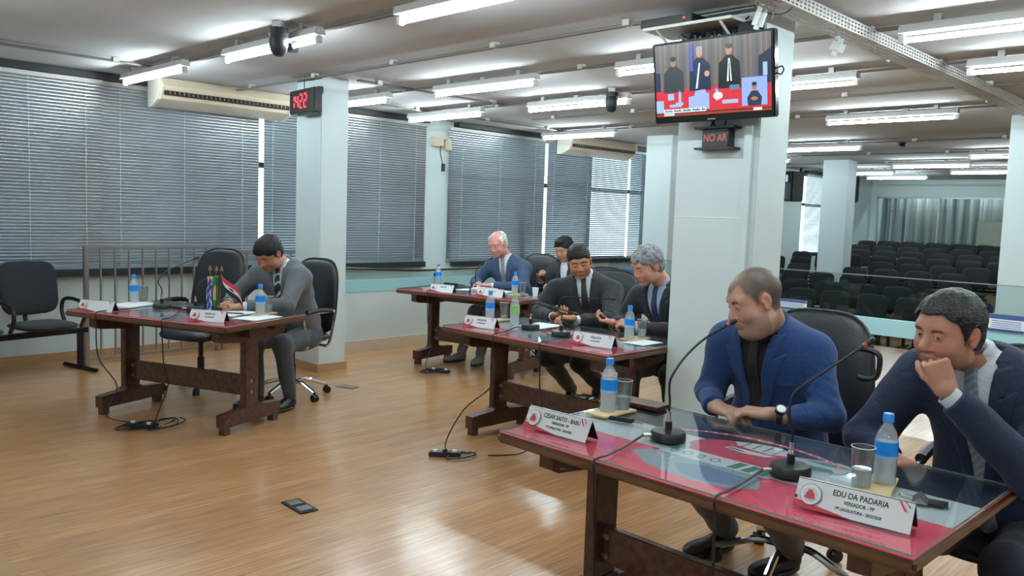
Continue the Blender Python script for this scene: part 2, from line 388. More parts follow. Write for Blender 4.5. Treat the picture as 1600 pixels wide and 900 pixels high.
# ------------------------------------------------------------------ venetian blinds
def blind(x0, x1, zb, label, tilt=66, zt=2.6, y=YW-.07, gap=0):
    o = thing('venetian_blind', label, 'blind', (x0, y, 0), 0, 'venetian blinds along the window wall')
    w = x1-x0; s = MB(); a = math.radians(tilt); n = round((zt-zb-.03)/.030); p = (zt-zb-.020)/n
    cs, sn = math.cos(a), math.sin(a)
    for i in range(n):
        z = zt-.012-(i+.3)*p; vs = []
        for q in (-1, -.5, 0, .5, 1):
            yy = q*.017; zz = .0058*(1-q*q); ya = yy*cs-zz*sn; za = yy*sn+zz*cs
            vs += [(0, -ya, z+za), (w, -ya, z+za)]
        s.add(vs, [(0, 1, 3, 2), (2, 3, 5, 4), (4, 5, 7, 6), (6, 7, 9, 8)])
    s.build('slats', 'blind', o)
    MB().bx(-.004, w+.004, -.02, .02, zt-.01, zt+.03).build('headrail', 'zinc', o)
    MB().bx(0, w, -.015, .015, zb, zb+.02).build('bottom_rail', 'blind', o)
    nc = 2 if w < 1.1 else 3
    for k in range(nc):
        x = w*(.12+.76*k/(nc-1)); MB().tube([(x, -.017, zt), (x, -.017, zb)], .0022, 4, False).build('cord', 'cord', o)
    return o
for x0, x1, zb, t, lb in ((.35, 1.62, .87, 70, 'grey venetian blind nearest the frame edge, above the bench seats'),
                       (1.63, 2.875, .87, 70, 'grey venetian blind left of the one under the cream air conditioner'),
                       (2.85, 4.50, .87, 69, 'wide grey venetian blind directly beneath the larger air conditioner'),
                       (4.56, 5.365, .87, 62, 'narrow grey venetian blind just left of the pillar with the clock'),
                       (5.37, 6.83, .87, 69, 'grey venetian blind just right of the pillar with the clock'),
                       (7.22, 9.10, .86, 64, 'wide grey venetian blind behind the white-haired man'),
                       (9.16, 10.2, .86, 60, 'grey venetian blind under left half of the farther air conditioner'),
                       (10.205, 11.15, .86, 42, 'bright half-open venetian blind under right end of farther air conditioner'),
                       (11.2, 13.15, .86, 50, 'venetian blind just left of the middle white pillar'),
                       (14.0, 16.3, .86, 45, 'distant venetian blind beside the far white pillar'),
                       (17.7, 20.1, .86, 35, 'distant bright venetian blind under the black loudspeaker')):
    blind(x0, x1, zb, lb, t, y=YW-(.075 if x0 < 2.8 else .032))

# ------------------------------------------------------------------ fluorescent lamps
def lamp(x, y, label, lit=True, far=False):
    o = thing('fluorescent_lamp', label, 'ceiling lamp', (x, y, 0), 0, 'fluorescent ceiling lamps')
    b = MB(); b.prism([(-.044, 2.610), (.044, 2.610), (.026, 2.658), (-.026, 2.658)], -1.27, 0, 'xz'); b.build('batten', 'fixture', o)
    MB().cyl((0, -.04, 2.575), (0, -1.23, 2.575), .014, n=10).build('tube', 'tube' if lit else 'fixture', o)
    for yy in (-.015, -1.255): MB().bx(-.018, .018, yy-.018, yy+.018, 2.555, 2.605, bev=.004).build('end_cap', 'white', o)
    for yy in (-.2, -1.07): MB().bx(-.02, .02, yy-.02, yy+.02, 2.655, CEIL).build('bracket', 'zinc', o)
    return o
rowname = {7.88: 'window-side row', 5.92: 'second row from the windows', 3.84: 'third row from the windows', 1.83: 'fourth row from the windows', -.2: 'fifth row from the windows'}
colname = {2.93: 'first', 4.95: 'second', 6.2: 'third', 8.55: 'fourth', 11.5: 'fifth', 13.4: 'sixth', 15.25: 'seventh', 17.1: 'eighth', 18.7: 'ninth'}
LAMPS = {2.93: (7.88, 5.92, 3.84, 1.83, -.2), 4.95: (7.88, 5.92, 3.84, 1.83, -.2), 6.2: (7.88, 5.92, 3.84, 1.83, -.2), 8.55: (7.88, 3.84), 11.5: (5.92, 1.83), 13.4: (7.88, 3.84), 15.25: (5.6,), 17.1: (7.5, 5.2), 18.7: (7.4,)}
for x, ys in LAMPS.items():
    for y in ys:
        near = min(rowname, key=lambda r: abs(r-y))
        lamp(x, y, 'lit white fluorescent lamp under ceiling, %s lamp of the %s' % (colname[x], rowname[near]))
for x in (.9, -1.2):
    for y in (5.92, 1.83, -1.5): lamp(x, y, 'lit white fluorescent lamp behind the camera, %s from the windows in the %s line' % ({5.92: 'first', 1.83: 'second', -1.5: 'third'}[y], 'nearer' if x > 0 else 'farther'))
# ------------------------------------------------------------------ ceiling conduits, cable tray, detector
def conduit(pts, label, r=.011, twin=.03):
    P = [Vector(p) for p in pts]; o = thing('conduit', label, 'conduit', (0, 0, 0), 0, 'surface conduits on the ceiling')
    b = MB(); b.tube([(p.x, p.y, 2.670) for p in P], r, 8, False)
    if twin:
        d = (P[-1]-P[0]).normalized(); nrm = Vector((-d.y, d.x, 0))*twin
        b.tube([(p.x+nrm.x, p.y+nrm.y, 2.672) for p in P], r*.8, 8, False)
    b.build('pipe', 'conduit', o)
    L = (P[-1]-P[0]).length; n = max(2, int(L/1.1))
    for i in range(n+1):
        q = P[0].lerp(P[-1], (i+.3)/(n+.6)); MB().box((q.x, q.y, 2.681), (.05, .05, .036)).build('clip', 'zinc', o)
for pts, lb in ((((-1, 7.28, 0), (2.97, 7.28, 0)), 'conduit along the ceiling near the windows, ending at the first lamp'),
                (((3.03, 7.4, 0), (3.03, -.5, 0)), 'twin conduit feeding the nearest line of lamps'),
                (((4.06, 8.0, 0), (4.06, 1.6, 0)), 'conduit running past the top of the clock pillar'),
                (((4.4, 6.33, 0), (6.3, 6.33, 0)), 'short conduit linking second and third lamp lines'),
                (((5.03, 7.9, 0), (5.03, -.5, 0)), 'twin conduit feeding the second line of lamps'),
                (((6.29, 7.9, 0), (6.29, -.5, 0)), 'twin conduit feeding the third line of lamps'),
                (((4.6, 7.55, 0), (8.6, 7.55, 0)), 'conduit parallel to the windows between the two air conditioners'),
                (((8.64, 7.9, 0), (8.64, .5, 0)), 'twin conduit feeding the fourth line of lamps'),
                (((7.4, 7.0, 0), (7.4, .5, 0)), 'conduit crossing the ceiling between third and fourth lamp lines'),
                (((11.6, 7.5, 0), (11.6, .5, 0)), 'conduit feeding the fifth line of lamps'),
                (((13.5, 8.0, 0), (13.5, 1.5, 0)), 'conduit feeding the sixth line of lamps'),
                (((15.35, 8.0, 0), (15.35, 2.5, 0)), 'conduit over the public seats near the far pillar'),
                (((17.2, 8.0, 0), (17.2, 3.5, 0)), 'conduit near the far end of the public seats')):
    conduit(pts, lb)
t = thing('cable_tray', 'perforated metal cable tray running under the ceiling from the screen pillar', 'cable tray', (0, 0, 0))
def perforated(x0, x1, rows, fn):
    b = MB(); n = int((x1-x0)/.045); w = (x1-x0)/n
    for (a0, a1, slot) in rows:
        if not slot: b.add([fn(x0, a0), fn(x1, a0), fn(x1, a1), fn(x0, a1)], [(0, 1, 2, 3)])
        else:
            for i in range(n):
                xa = x0+i*w; b.add([fn(xa, a0), fn(xa+w*.45, a0), fn(xa+w*.45, a1), fn(xa, a1)], [(0, 1, 2, 3)])
    return b
rows = [(0, .012, 0), (.012, .026, 1), (.026, .04, 0), (.04, .054, 1), (.054, .068, 0), (.068, .082, 1), (.082, .096, 0)]
perforated(3.2, 14, [(a*1.45, c*1.45, s) for a, c, s in rows], lambda x, a: (x, 1.99+a, 2.60)).build('bottom', 'zinc', t)
perforated(3.2, 14, [(a*.7, c*.7, s) for a, c, s in rows], lambda x, a: (x, 2.13, 2.60+a)).build('side', 'zinc', t)
perforated(3.2, 14, [(a*.7, c*.7, s) for a, c, s in rows], lambda x, a: (x, 1.99, 2.60+a)).build('side', 'zinc', t)
for x in (5.6, 7.8, 10.0): MB().bx(x-.015, x+.015, 2.128, 2.14, 2.59, CEIL).build('hanger', 'zinc', t)
MB().lathe([(.05, 0), (.05, .02), (.03, .04)], 16, (12.0, 4.3, 2.63)).lathe([(.06, .04), (.06, .07)], 16, (12.0, 4.3, 2.63)).build('smoke_detector', 'black')
tag(bpy.data.objects['smoke_detector'], 'small dark round detector on the ceiling above the public seats', 'smoke detector')

# ------------------------------------------------------------------ air conditioners
def aircon(x, y, w, label):
    o = thing('air_conditioner', label, 'air conditioner', (x, y, 0), 0, 'ceiling air conditioners')
    # y towards the room is negative
    prof = [(.03, 2.695), (-.22, 2.695), (-.26, 2.62), (-.20, 2.50), (-.06, 2.44), (.03, 2.44)]
    b = MB().prism(prof, 0.02, w-.02, 'yz'); b.build('body', 'cream', o)
    for a, c in ((0, .03), (w-.03, w)): MB().prism([(.03, 2.698), (-.225, 2.698), (-.268, 2.62), (-.205, 2.492), (-.06, 2.43), (.03, 2.43)], a, c, 'yz').build('side_cover', 'ivory', o)
    g = MB().box((w/2, -.235, 2.555), (w-.10, .03, .035), R=Matrix.Rotation(math.radians(-26), 3, 'X')); g.build('outlet', 'gap', o)
    v = MB()
    for k in range(28): v.box((.1+(w-.2)*k/27, -.252, 2.557), (.0025, .006, .028), R=Matrix.Rotation(math.radians(-26), 3, 'X'))
    v.build('louvre', 'cream', o)
    MB().box((w/2, -.226, 2.585), (w-.10, .03, .008)).build('flap', 'cream', o)
aircon(3.28, 8.20, 1.42, 'large cream ceiling air conditioner left of the clock pillar')
aircon(9.25, 8.2, 1.6, 'cream ceiling air conditioner farther away, above the seated men')

# ------------------------------------------------------------------ ceiling cameras / sensors, speakers
def ptz(x, y, label):
    o = thing('ceiling_camera', label, 'camera', (x, y, 0), .5, 'dark dome cameras under the ceiling')
    MB().lathe([(.055, 2.62), (.06, 2.60), (.06, 2.55), (.05, 2.51), (.03, 2.485), (.005, 2.48)], 18).build('dome', 'leather', o)
    MB().lathe([(.06, 2.62), (.06, 2.66)], 18).build('collar', 'black', o)
    MB().bx(.05, .2, -.03, .03, 2.585, 2.62).build('bracket', 'black', o)
    MB().bx(.11, .19, -.035, .035, 2.54, 2.60, bev=.006).build('camera_body', 'black', o)
    MB().bx(-.03, .03, -.03, .03, 2.66, CEIL).build('mount', 'zinc', o)
    MB().tube([(0, 0, 2.68), (.06, .05, 2.66), (.12, .0, 2.64), (.16, 0, 2.62)], .006).build('cable', 'black', o)
ptz(2.80, 4.93, 'dark dome camera above the lamp nearest the clock')
ptz(6.1, 4.78, 'dark dome camera at the end of a lamp left of the television')
def speaker(loc, rz, d, label):
    o = thing('loudspeaker', label, 'loudspeaker', loc, rz, 'wall loudspeakers')
    MB().bx(-d[0]/2, d[0]/2, -d[1]/2, d[1]/2, -d[2]/2, d[2]/2, bev=.02).build('cabinet', 'blackmatte', o)
    MB().bx(-d[0]/2-.006, -d[0]/2, -d[1]*.42, d[1]*.42, -d[2]*.45, d[2]*.1).build('grille', 'black', o)
    MB().bx(-d[0]/2-.008, -d[0]/2, -d[1]*.1, d[1]*.1, d[2]*.15, d[2]*.38).build('horn', 'steel', o)
    MB().bx(d[0]/2, d[0]/2+.05, -.03, .03, -.03, .03).bx(d[0]/2+.03, d[0]/2+.06, -.03, .03, -.03, CEIL-loc[2]).build('bracket', 'seatpost', o)
speaker((19.2, 8.0, 2.36), -.25, (.35, .34, .6), 'black loudspeaker right of the far white pillar')
speaker((16.6, 8.1, 2.3), -.3, (.35, .3, .62), 'black loudspeaker partly hidden by the far white pillar')

for y in (6.2, 7.9): lamp(22.0, y, 'added unseen fluorescent lamp brightening the room behind the long interior window, %s one' % ('left' if y > 7 else 'right'))  # unseen lamps added to brighten the curtain behind the back window
# ================================================================== TABLES
TL, TW = 1.43, .82
def crest():
    P = []; c = (.74, .42)
    def rot(poly, a, cx, cy): return [(cx+(x-cx)*math.cos(a)-(y-cy)*math.sin(a), cy+(x-cx)*math.sin(a)+(y-cy)*math.cos(a)) for x, y in poly]
    grey, white, green, navy, pink = (150, 172, 186), (222, 232, 234), (70, 140, 115), (70, 84, 120), (226, 120, 138)
    P.append(([(.47, .26), (.44, .20), (.50, .17), (.56, .12), (.66, .10), (.76, .09), (.86, .11), (.93, .17), (.90, .24), (.86, .28), (.54, .30)], grey))
    P.append(([(.62, .20), (.68, .13), (.78, .11), (.88, .15), (.86, .24), (.70, .25)], (120, 142, 172)))
    P.append(([(.50, .27), (.54, .22), (.60, .20), (.58, .26)], (176, 194, 202)))
    P.append((ell(.70, .47, .19, .135, 26), (206, 74, 92)))
    P.append(([(.66, .37), (.83, .36), (.90, .44), (.88, .52), (.80, .50)], (206, 74, 92)))
    P.append(([(.61, .585), (.66, .615), (.74, .635), (.80, .615), (.82, .56), (.77, .53), (.70, .535), (.64, .55)], white))
    for k in range(4): P.append((rect(.655+.04*k, .545, .661+.04*k, .615), navy))
    P.append(([(.62, .49), (.70, .475), (.78, .49), (.80, .52), (.70, .515), (.64, .515)], white))
    P.append(([(.63, .495), (.70, .485), (.70, .495), (.65, .505)], navy)); P.append(([(.80, .50), (.90, .51), (.90, .535), (.82, .53)], (200, 76, 92)))
    P.append((rect(.50, .275, .74, .375), white))
    for k, w in enumerate((.026, .036, .026, .036)): P.append((ell(.535+.052*k, .325, w/2, .022, 12), (120, 138, 156))); P.append((ell(.535+.052*k, .325, w/2-.006, .014, 12), white))
    P.append((rect(.74, .28, .90, .375), white))
    for k in range(3): P.append(([(.750+.048*k, .29), (.782+.048*k, .29), (.790+.048*k, .365), (.758+.048*k, .365)], green))
    P.append(([(.40, .34), (.44, .42), (.53, .43), (.56, .37), (.50, .31)], (196, 210, 214))); P.append(([(.44, .34), (.47, .385), (.53, .375), (.54, .325)], green)); P.append(([(.41, .39), (.46, .43), (.52, .425), (.47, .40)], green))
    P.append(([(.84, .57), (.97, .62), (1.06, .59), (1.02, .50), (.94, .45), (.86, .50)], (196, 210, 214))); P.append(([(.88, .57), (.97, .60), (1.03, .575), (.96, .555)], green)); P.append(([(.90, .52), (.98, .53), (1.01, .50), (.94, .475)], green))
    arc = [(.70+.36*math.cos(a), .46+.215*math.sin(a)) for a in [math.radians(150-120*i/16) for i in range(17)]]
    arc2 = [(.70+.345*math.cos(a), .46+.192*math.sin(a)) for a in [math.radians(30+120*i/16) for i in range(17)]]
    P.append((arc+arc2, pink))
    for k in range(17):
        a = math.radians(36+108*k/16); P.append((ell(.70+.352*math.cos(a), .46+.203*math.sin(a), .006, .006, 6), (240, 206, 210)))
    return P
def table(loc, rz, label):
    o = thing('meeting_table', label, 'table', (*loc, 0), rz, 'dark wooden trestle tables')
    b = MB(); r = .03
    b.box((TL/2, TW/2, .727), (TL, TW, .036), bev=.010).build('tabletop', 'woodedge', o)
    MB().bx(.008, TL-.008, .008, TW-.008, .7445, .7475).build('printed_cloth', 'red', o)
    base = [(rect(.008, .296, TL-.008, .53), (216, 228, 232)), (rect(.008, .53, TL-.008, TW-.008), (36, 46, 66))]
    flat_print('flag_print', base+crest(), 'print', o, (0, 0, .7478))
    MB().box((TL/2, TW/2, .7525), (TL-.02, TW-.02, .006), bev=.0015).build('glass_top', 'glasstop', o)
    e = MB(); t = .0016
    for a in ((.01-t, .01, .01, TW-.01), (TL-.01, TL-.01+t, .01, TW-.01), (.01, TL-.01, .01-t, .01), (.01, TL-.01, TW-.01, TW-.01+t)): e.bx(*a, .750, .7558)
    e.build('glass_edge', 'glassedge', o)
    ap = MB().bx(.07, TL-.07, .30, .34, .64, .71).bx(.07, TL-.07, .56, .60, .67, .71); ap.build('apron', 'wood', o)
    for s in (.165, TL-.165):
        g = MB(); g.prism([(.09, .712), (.09, .635), (.12, .62), (.32, .60), (.52, .60), (.71, .62), (.75, .635), (.75, .712)], s-.032, s+.032, 'yz')
        g.build('crossbeam', 'wood', o)
        MB().bx(s-.026, s+.026, .345, .475, .10, .62, bev=.004).build('leg', 'wood', o)
        f = MB().prism([(.135, .05), (.135, .135), (.33, .150), (.345, .165), (.475, .165), (.49, .150), (.695, .135), (.695, .05)], s-.034, s+.034, 'yz')
        f.bx(s-.026, s+.026, .150, .20, 0, .05).bx(s-.026, s+.026, .63, .68, 0, .05)
        f = f.build('foot_beam', 'wood', o)
        for yy, zz in ((.155, .095), (.17, .108), (.66, .095)): MB().cyl((s-.038, yy, zz), (s+.038, yy, zz), .009, n=10).build('bolt', 'woodedge', f)
    st = MB().bx(.19, TL-.19, .392, .428, .22, .36, bev=.004).build('stretcher', 'wood', o)
    for s in (.165, TL-.165):
        for zz in (.25, .325): MB().cyl((s-.03, .40, zz), (s+.03, .40, zz), .012, n=12).build('bolt', 'steel', st); MB().cyl((s+(.045 if s < .5 else -.045), .388, zz), (s+(.045 if s < .5 else -.045), .394, zz), .012, n=12).build('bolt', 'steel', st)
    return o
TT = {1: (1.888, 6.187, -1.199), 2: (3.628, 4.22, -1.567), 3: (4.963, 6.467, -1.370), 4: (2.029, 2.043, -1.592)}
for k, lb in ((1, 'dark wooden trestle table on the left with three small flags on it'), (2, 'dark wooden trestle table in the middle where two men in dark suits look at phones'),
              (3, 'farthest dark wooden trestle table, where the white-haired man sits'), (4, 'nearest dark wooden trestle table with red white and navy flag under its glass')):
    table(TT[k][:2], TT[k][2], lb)
def T(k, s, n, z=.7565):
    x, y, a = TT[k]; return (x+s*math.cos(a)-n*math.sin(a), y+s*math.sin(a)+n*math.cos(a), z)
TA = lambda k: TT[k][2]

# ================================================================== CHAIRS
def swivel(loc, rz, label, h=1.12, arms=True, base_rz=0.2):
    o = thing('swivel_chair', label, 'office chair', (*loc, 0), rz, 'black leather swivel chairs')
    b = MB().cyl((0, 0, .06), (0, 0, .13), .035, .03, 16)
    b = b.build('star_base', 'chrome', o)
    for k in range(5):
        a = base_rz+2*math.pi*k/5; dx, dy = math.cos(a), math.sin(a)
        MB().tube([(dx*.02, dy*.02, .115), (dx*.12, dy*.12, .125), (dx*.22, dy*.22, .095), (dx*.29, dy*.29, .07)], .017, 8).build('base_arm', 'chrome', o)
        c = MB(); px, py = dx*.29, dy*.29
        for q in (-.014, .014): c.cyl((px-dy*(q-.009), py+dx*(q-.009), .028), (px-dy*(q+.009), py+dx*(q+.009), .028), .028, n=14)
        c.cyl((px, py, .03), (px, py, .075), .009, n=8); c.build('caster', 'black', o)
    MB().cyl((0, 0, .1), (0, 0, .26), .028).cyl((0, 0, .26), (0, 0, .42), .02).build('gas_column', 'black', o)
    MB().bx(-.11, .11, -.14, .12, .40, .435, bev=.01).cyl((.1, 0, .41), (.22, .02, .40), .007, n=6).build('mechanism', 'blackmatte', o)
    s = MB().pillow((0, .01, 0), (.52, .10, .50), .5, n=32); R = Matrix.Rotation(math.pi/2, 3, 'X')
    for v in s.b.verts:
        v.co = R@v.co+Vector((0, .02, .475)); v.co.z -= .04*max(0, v.co.y-.12)/.15
    s.build('seat', 'leather', o, auto=60)
    Rb = Matrix.Rotation(math.radians(8), 3, 'X'); L = h-.50
    bk = MB().pillow((0, -.255, .50+L/2), (.52, .105, L), .58, bend=.12, n=48, m=16, R=Rb, taper=.10)
    bk.build('backrest', 'leather', o, auto=60)
    ring = []
    for i in range(41):
        th = 2*math.pi*i/40; sp = lambda v: math.copysign(abs(v)**.58, v); x = sp(math.cos(th)); z = sp(math.sin(th))
        v = Vector((x*.262*(1-.10*z), 0, z*(L/2+.003))); v.y = .12*4*v.x*v.x; ring.append(Rb@v+Vector((0, -.255, .50+L/2)))
    MB().tube(ring, .007, 6, False).build('piping', 'black', o)
    MB().tube([(0, -.06, .42), (0, -.24, .41), (0, -.31, .48), (0, -.31, .66)], .022, 8).build('back_bracket', 'blackmatte', o)
    if arms:
        for sx in (-1, 1):
            x = sx*.285
            MB().tube([(sx*.19, .10, .425), (sx*.26, .11, .425), (x, .12, .47), (x, .16, .66), (x, .13, .695), (x, -.13, .70), (x, -.17, .67), (x, -.12, .46), (sx*.26, -.10, .425), (sx*.19, -.1, .425)], .012, 8).build('armrest', 'chrome', o)
            MB().tube([(x, .13, .706), (x, .05, .716), (x, -.05, .716), (x, -.14, .704)], .021, 8).build('arm_pad', 'black', o)
    return o
swivel((3.02, 6.52), TA(1)+math.pi+.06, 'empty black leather swivel chair behind the left table', 1.14, base_rz=.9)
swivel((3.46, 5.83), TA(1)+math.pi-.15, 'black leather swivel chair of the man in grey suit', 1.10, base_rz=.5)
swivel((6.30, 5.98), TA(3)+math.pi-.1, 'black leather swivel chair of the white-haired man', 1.10)
swivel((5.0, 3.95), TA(2)+math.pi+.3, 'black leather swivel chair of the young man in black suit', 1.10)
swivel((5.02, 3.12), TA(2)+math.pi+.1, 'black leather swivel chair hidden behind the grey-haired man beside the pillar', 1.04)
swivel((3.38, 1.58), TA(4)+math.pi+.12, 'black leather swivel chair of the man in bright blue suit', 1.13, base_rz=2.95)
swivel((3.22, .68), TA(4)+math.pi+.1, 'black leather swivel chair of the man with hand on chin, at right edge', 1.10)

hd = MB()
def loc_(q, cx=3.38, cy=1.58, rz=TA(4)+math.pi+.12):
    x, y = q[0]-cx, q[1]-cy; return (x*math.cos(rz)+y*math.sin(rz), -x*math.sin(rz)+y*math.cos(rz), q[2])
hd.tube([loc_(q) for q in ((3.52, 1.37, 1.00), (3.52, 1.335, 1.00), (3.52, 1.29, .985), (3.52, 1.285, .93), (3.52, 1.30, .885), (3.52, 1.345, .875), (3.52, 1.37, .88))], .012, 8)
hd.build('side_handle', 'black', bpy.data.objects['swivel_chair.005'])
def seat_unit(o, x, h=.86, fab='fabricblack', bh=.37, bw=.44):
    R = Matrix.Rotation(math.pi/2, 3, 'X'); s = MB().pillow((0, 0, 0), (.47, .075, .44), .45)
    for v in s.b.verts: v.co = R@v.co+Vector((x, .03, .43))
    s.build('seat', fab, o, auto=60)
    MB().pillow((x, -.215, h-bh/2), (bw, .07, bh), .45, bend=.1, R=Matrix.Rotation(math.radians(9), 3, 'X')).build('backrest', fab, o, auto=60)
    MB().tube([(x, -.08, .38), (x, -.22, .40), (x, -.262, .50), (x, -.25, .62)], .018, 6).build('back_bracket', 'seatpost', o)
# bench with seats at the left wall
o = thing('bench_seating', 'black two-seat bench with curved armrests by left wall, cut by frame', 'bench', (2.20, 7.80, 0), math.pi+.22)
for x in (0, .62, 1.24): seat_unit(o, x, .97, bh=.47, bw=.50)
MB().bx(-.40, 1.7, -.03, .03, .33, .375).build('beam', 'seatpost', o)
for x in (-.34, 1.62):
    MB().bx(x-.02, x+.02, -.02, .02, .03, .35).build('leg', 'seatpost', o); MB().bx(x-.02, x+.02, -.26, .26, 0, .035, bev=.01).build('foot_bar', 'seatpost', o)
for x in (-.29, .31, .93, 1.55):
    MB().tube([(x, -.13, .37), (x, -.20, .52), (x, -.16, .62), (x, .0, .635), (x, .14, .60), (x, .16, .50), (x, .10, .40)], .017, 8).build('armrest', 'black', o)

# railing
def railing(p0, p1, h0, h1, n, label):
    P0, P1 = Vector((*p0, 0)), Vector((*p1, 0)); L = (P1-P0).length
    o = thing('railing', label, 'railing', (*p0, 0), math.atan2(p1[1]-p0[1], p1[0]-p0[0]))
    MB().bx(-.02, .02, -.02, .02, 0, h0, bev=.003).build('post', 'steel', o)
    MB().bx(L-.02, L+.02, -.02, .02, 0, h1, bev=.003).build('post', 'steel', o)
    for z in (h0, .07):
        MB().bx(0, L, -.015, .015, z-.03, z, bev=.003).build('rail', 'steel', o)
    for i in range(1, n): MB().cyl((L*i/n, 0, .06), (L*i/n, 0, h0-.02), .010, n=8).build('bar', 'steel', o)
railing((2.62, 7.98), (3.95, 8.14), 1.10, 1.10, 10, 'brushed steel railing beside the bench, in front of the blinds')
railing((4.02, 8.15), (4.95, 8.18), 1.04, 1.04, 7, 'shorter steel railing behind the man in grey suit')

# audience chairs
ac = thing('audience_chair', 'x', 'chair', (0, 0, 0), 0, 'black upholstered chairs in the public seating rows')
seat_unit(ac, 0, .88)
MB().bx(-.25, .25, -.03, .03, .33, .37).build('beam', 'seatpost', ac)
for x in (-.2, .2): MB().bx(x-.018, x+.018, -.02, .02, 0, .34).bx(x-.018, x+.018, -.2, .2, 0, .03).build('leg', 'seatpost', ac)
first = True
ordw = ['first', 'second', 'third', 'fourth', 'fifth', 'sixth', 'seventh', 'eighth', 'ninth', 'tenth', 'eleventh', 'twelfth', 'thirteenth', 'fourteenth']
rows_ = {11.9: (4.05, 4), 12.7: (3.98, 7), 13.6: (3.98, 8), 14.6: (4.35, 7), 15.6: (4.25, 8), 16.6: (4.15, 8), 17.6: (4.4, 7), 18.6: (4.3, 7), 19.6: (4.5, 7), 20.4: (4.35, 7)}
rnd = random.Random(4)
for ri, (X, (y0, n)) in enumerate(rows_.items()):
    z = -.41+.08*max(0, math.floor(X-.0001-10.55-1.0)+1) if X > 11.55 else -.41
    for i in range(n):
        y = y0+i*.535+rnd.uniform(-.012, .012)
        if X in (14.6, 15.6) and 6.0 < y < 6.9: continue
        lb = 'black audience chair, %s from the aisle in the %s row behind the glass partition' % (ordw[i], ordw[ri])
        loc = (X+rnd.uniform(-.02, .02), y, z); rz = math.pi/2+rnd.uniform(-.04, .04)
        if first: ac.location = loc; ac.rotation_euler = (0, 0, rz); ac['label'] = lb; first = False
        else: dup(ac, loc, rz, lb)
# two chairs right of the seats, seen through the glass
for (x, y, z, lb) in ((11.2, 3.05, -.41, 'dark chair standing apart behind the glass, nearest the right white pillar'), (12.3, 3.35, -.33, 'dark chair behind the lone one near the right white pillar')):
    dup(ac, (x, y, z), math.pi/2, lb)

# ================================================================== TELEVISION PILLAR
tv = thing('television', 'flat television on the white pillar showing a council session', 'television', (4.02, 2.46, 2.29), 0)
Rt = Matrix.Rotation(math.radians(-9), 3, 'Y')
def tvp(x, y, z): return Rt@Vector((x, y, z))
MB().box((0, 0, 0), (.045, .745, .445), R=Rt, bev=.006).build('housing', 'tvframe', tv)
MB().box(tvp(.035, 0, -.02), (.05, .5, .3), R=Rt, bev=.01).build('back_cover', 'black', tv)
U, V, Nn = Rt@Vector((0, -1, 0)), Rt@Vector((0, 0, 1)), Rt@Vector((-1, 0, 0))
S = []; w, h = .71, .395
cur = (96, 90, 88)
S.append((rect(0, 0, w, h), cur))
for i in range(24): S.append((rect(w*i/24, h*.3, w*(i+.45)/24, h), (112, 100, 94) if i % 3 else (84, 84, 90)))
S.append((rect(0, 0, w, h*.34), (196, 36, 52)))                       # red table
S.append(([(0, h*.33), (w, h*.36), (w, h*.40), (0, h*.36)], (196, 36, 52)))
def man(cx, base, hh, suit, skin, hair):
    hh *= 1.12
    S.append(([(cx-.068, base), (cx-.062, base+hh*.6), (cx-.02, base+hh*.78), (cx+.02, base+hh*.78), (cx+.062, base+hh*.6), (cx+.068, base)], suit))
    S.append((ell(cx, base+hh*.9,   .020, .026, 14), skin)); S.append((ell(cx, base+hh*.99, .021, .014, 12), hair))
man(.12, h*.33, .165, (48, 52, 54), (150, 110, 96), (40, 36, 36))
man(.29, h*.33, .20, (22, 34, 62), (176, 138, 122), (150, 150, 156))
man(.47, h*.33, .195, (14, 16, 22), (176, 130, 112), (70, 62, 56))
S.append(([(.455, h*.42), (.466, h*.72), (.476, h*.72), (.485, h*.42)], (226, 232, 236))); S.append(([(.466, h*.42), (.469, h*.70), (.473, h*.70), (.477, h*.42)], (30, 30, 40)))
S.append(([(.262, h*.36), (.285, h*.70), (.295, h*.70), (.275, h*.36)], (200, 205, 215)))
S.append((ell(.335, h*.55, .016, .016), (190, 140, 125)))
S.append(([(.64, h*.36), (.64, h*.7), (.70, h*.78), (.71, h*.8), (.71, h*.36)], (24, 36, 60)))
S.append((rect(.665, h*.45, .69, h*.62), (150, 175, 200))); S.append((rect(.0, h*.36, .03, h*.62), (24, 38, 70)))
S.append((rect(.23, h*.60, .25, h*.98), (60, 80, 170)))
S.append(([(.215, .03), (.345, .03), (.345, .115), (.215, .10)], (150, 165, 235))); S.append(([(.25, .10), (.33, .115), (.32, .135), (.26, .13)], (150, 165, 235)))
for a in ((.08, .09, .12, .125), (.425, .05, .52, .07), (.13, .06, .18, .075), (.0, .01, .05, .09), (.09, .05, .17, .065)): S.append((rect(*a), (150, 175, 225)))
for a in ((.47, .12, .53, .145),): S.append((rect(*a), (90, 110, 150)))
for x in (.15, .385): S.append((rect(x, .07, x+.018, .13), (150, 170, 205))); S.append((rect(x+.003, .13, x+.014, .14), (60, 130, 210)))
S.append((ell(.40, .095, .03, .02), (225, 205, 210)))
S.append((rect(0, .0, w, .022), (150, 50, 30))); S.append((rect(0, .012, w, .017), (40, 20, 20)))
S.append((rect(.05, .018, .325, .04), (205, 215, 225))); S.append((rect(.05, .004, .12, .016), (190, 195, 200)))
for k in range(26):
    if k % 6 != 5: S.append((rect(.06+.01*k, .024, .067+.01*k, .024+(.009 if k % 3 else .012)), (60, 64, 84)))
S.append((rect(.545, .03, .69, .175), (140, 160, 235)))                 # interpreter inset
S.append(([(.58, .03), (.575, .07), (.60, .105), (.635, .105), (.66, .07), (.655, .03)], (36, 42, 66))); S.append((ell(.617, .125, .014, .018), (150, 105, 90)))
S.append((ell(.617, .14, .015, .01), (30, 26, 26))); S.append((ell(.617, .065, .02, .010), (160, 112, 96)))
S.append((rect(.61, .004, .66, .018), (215, 220, 225)))
base = tvp(-.0235, 0, 0)-U*w/2-V*(h/2-.012)
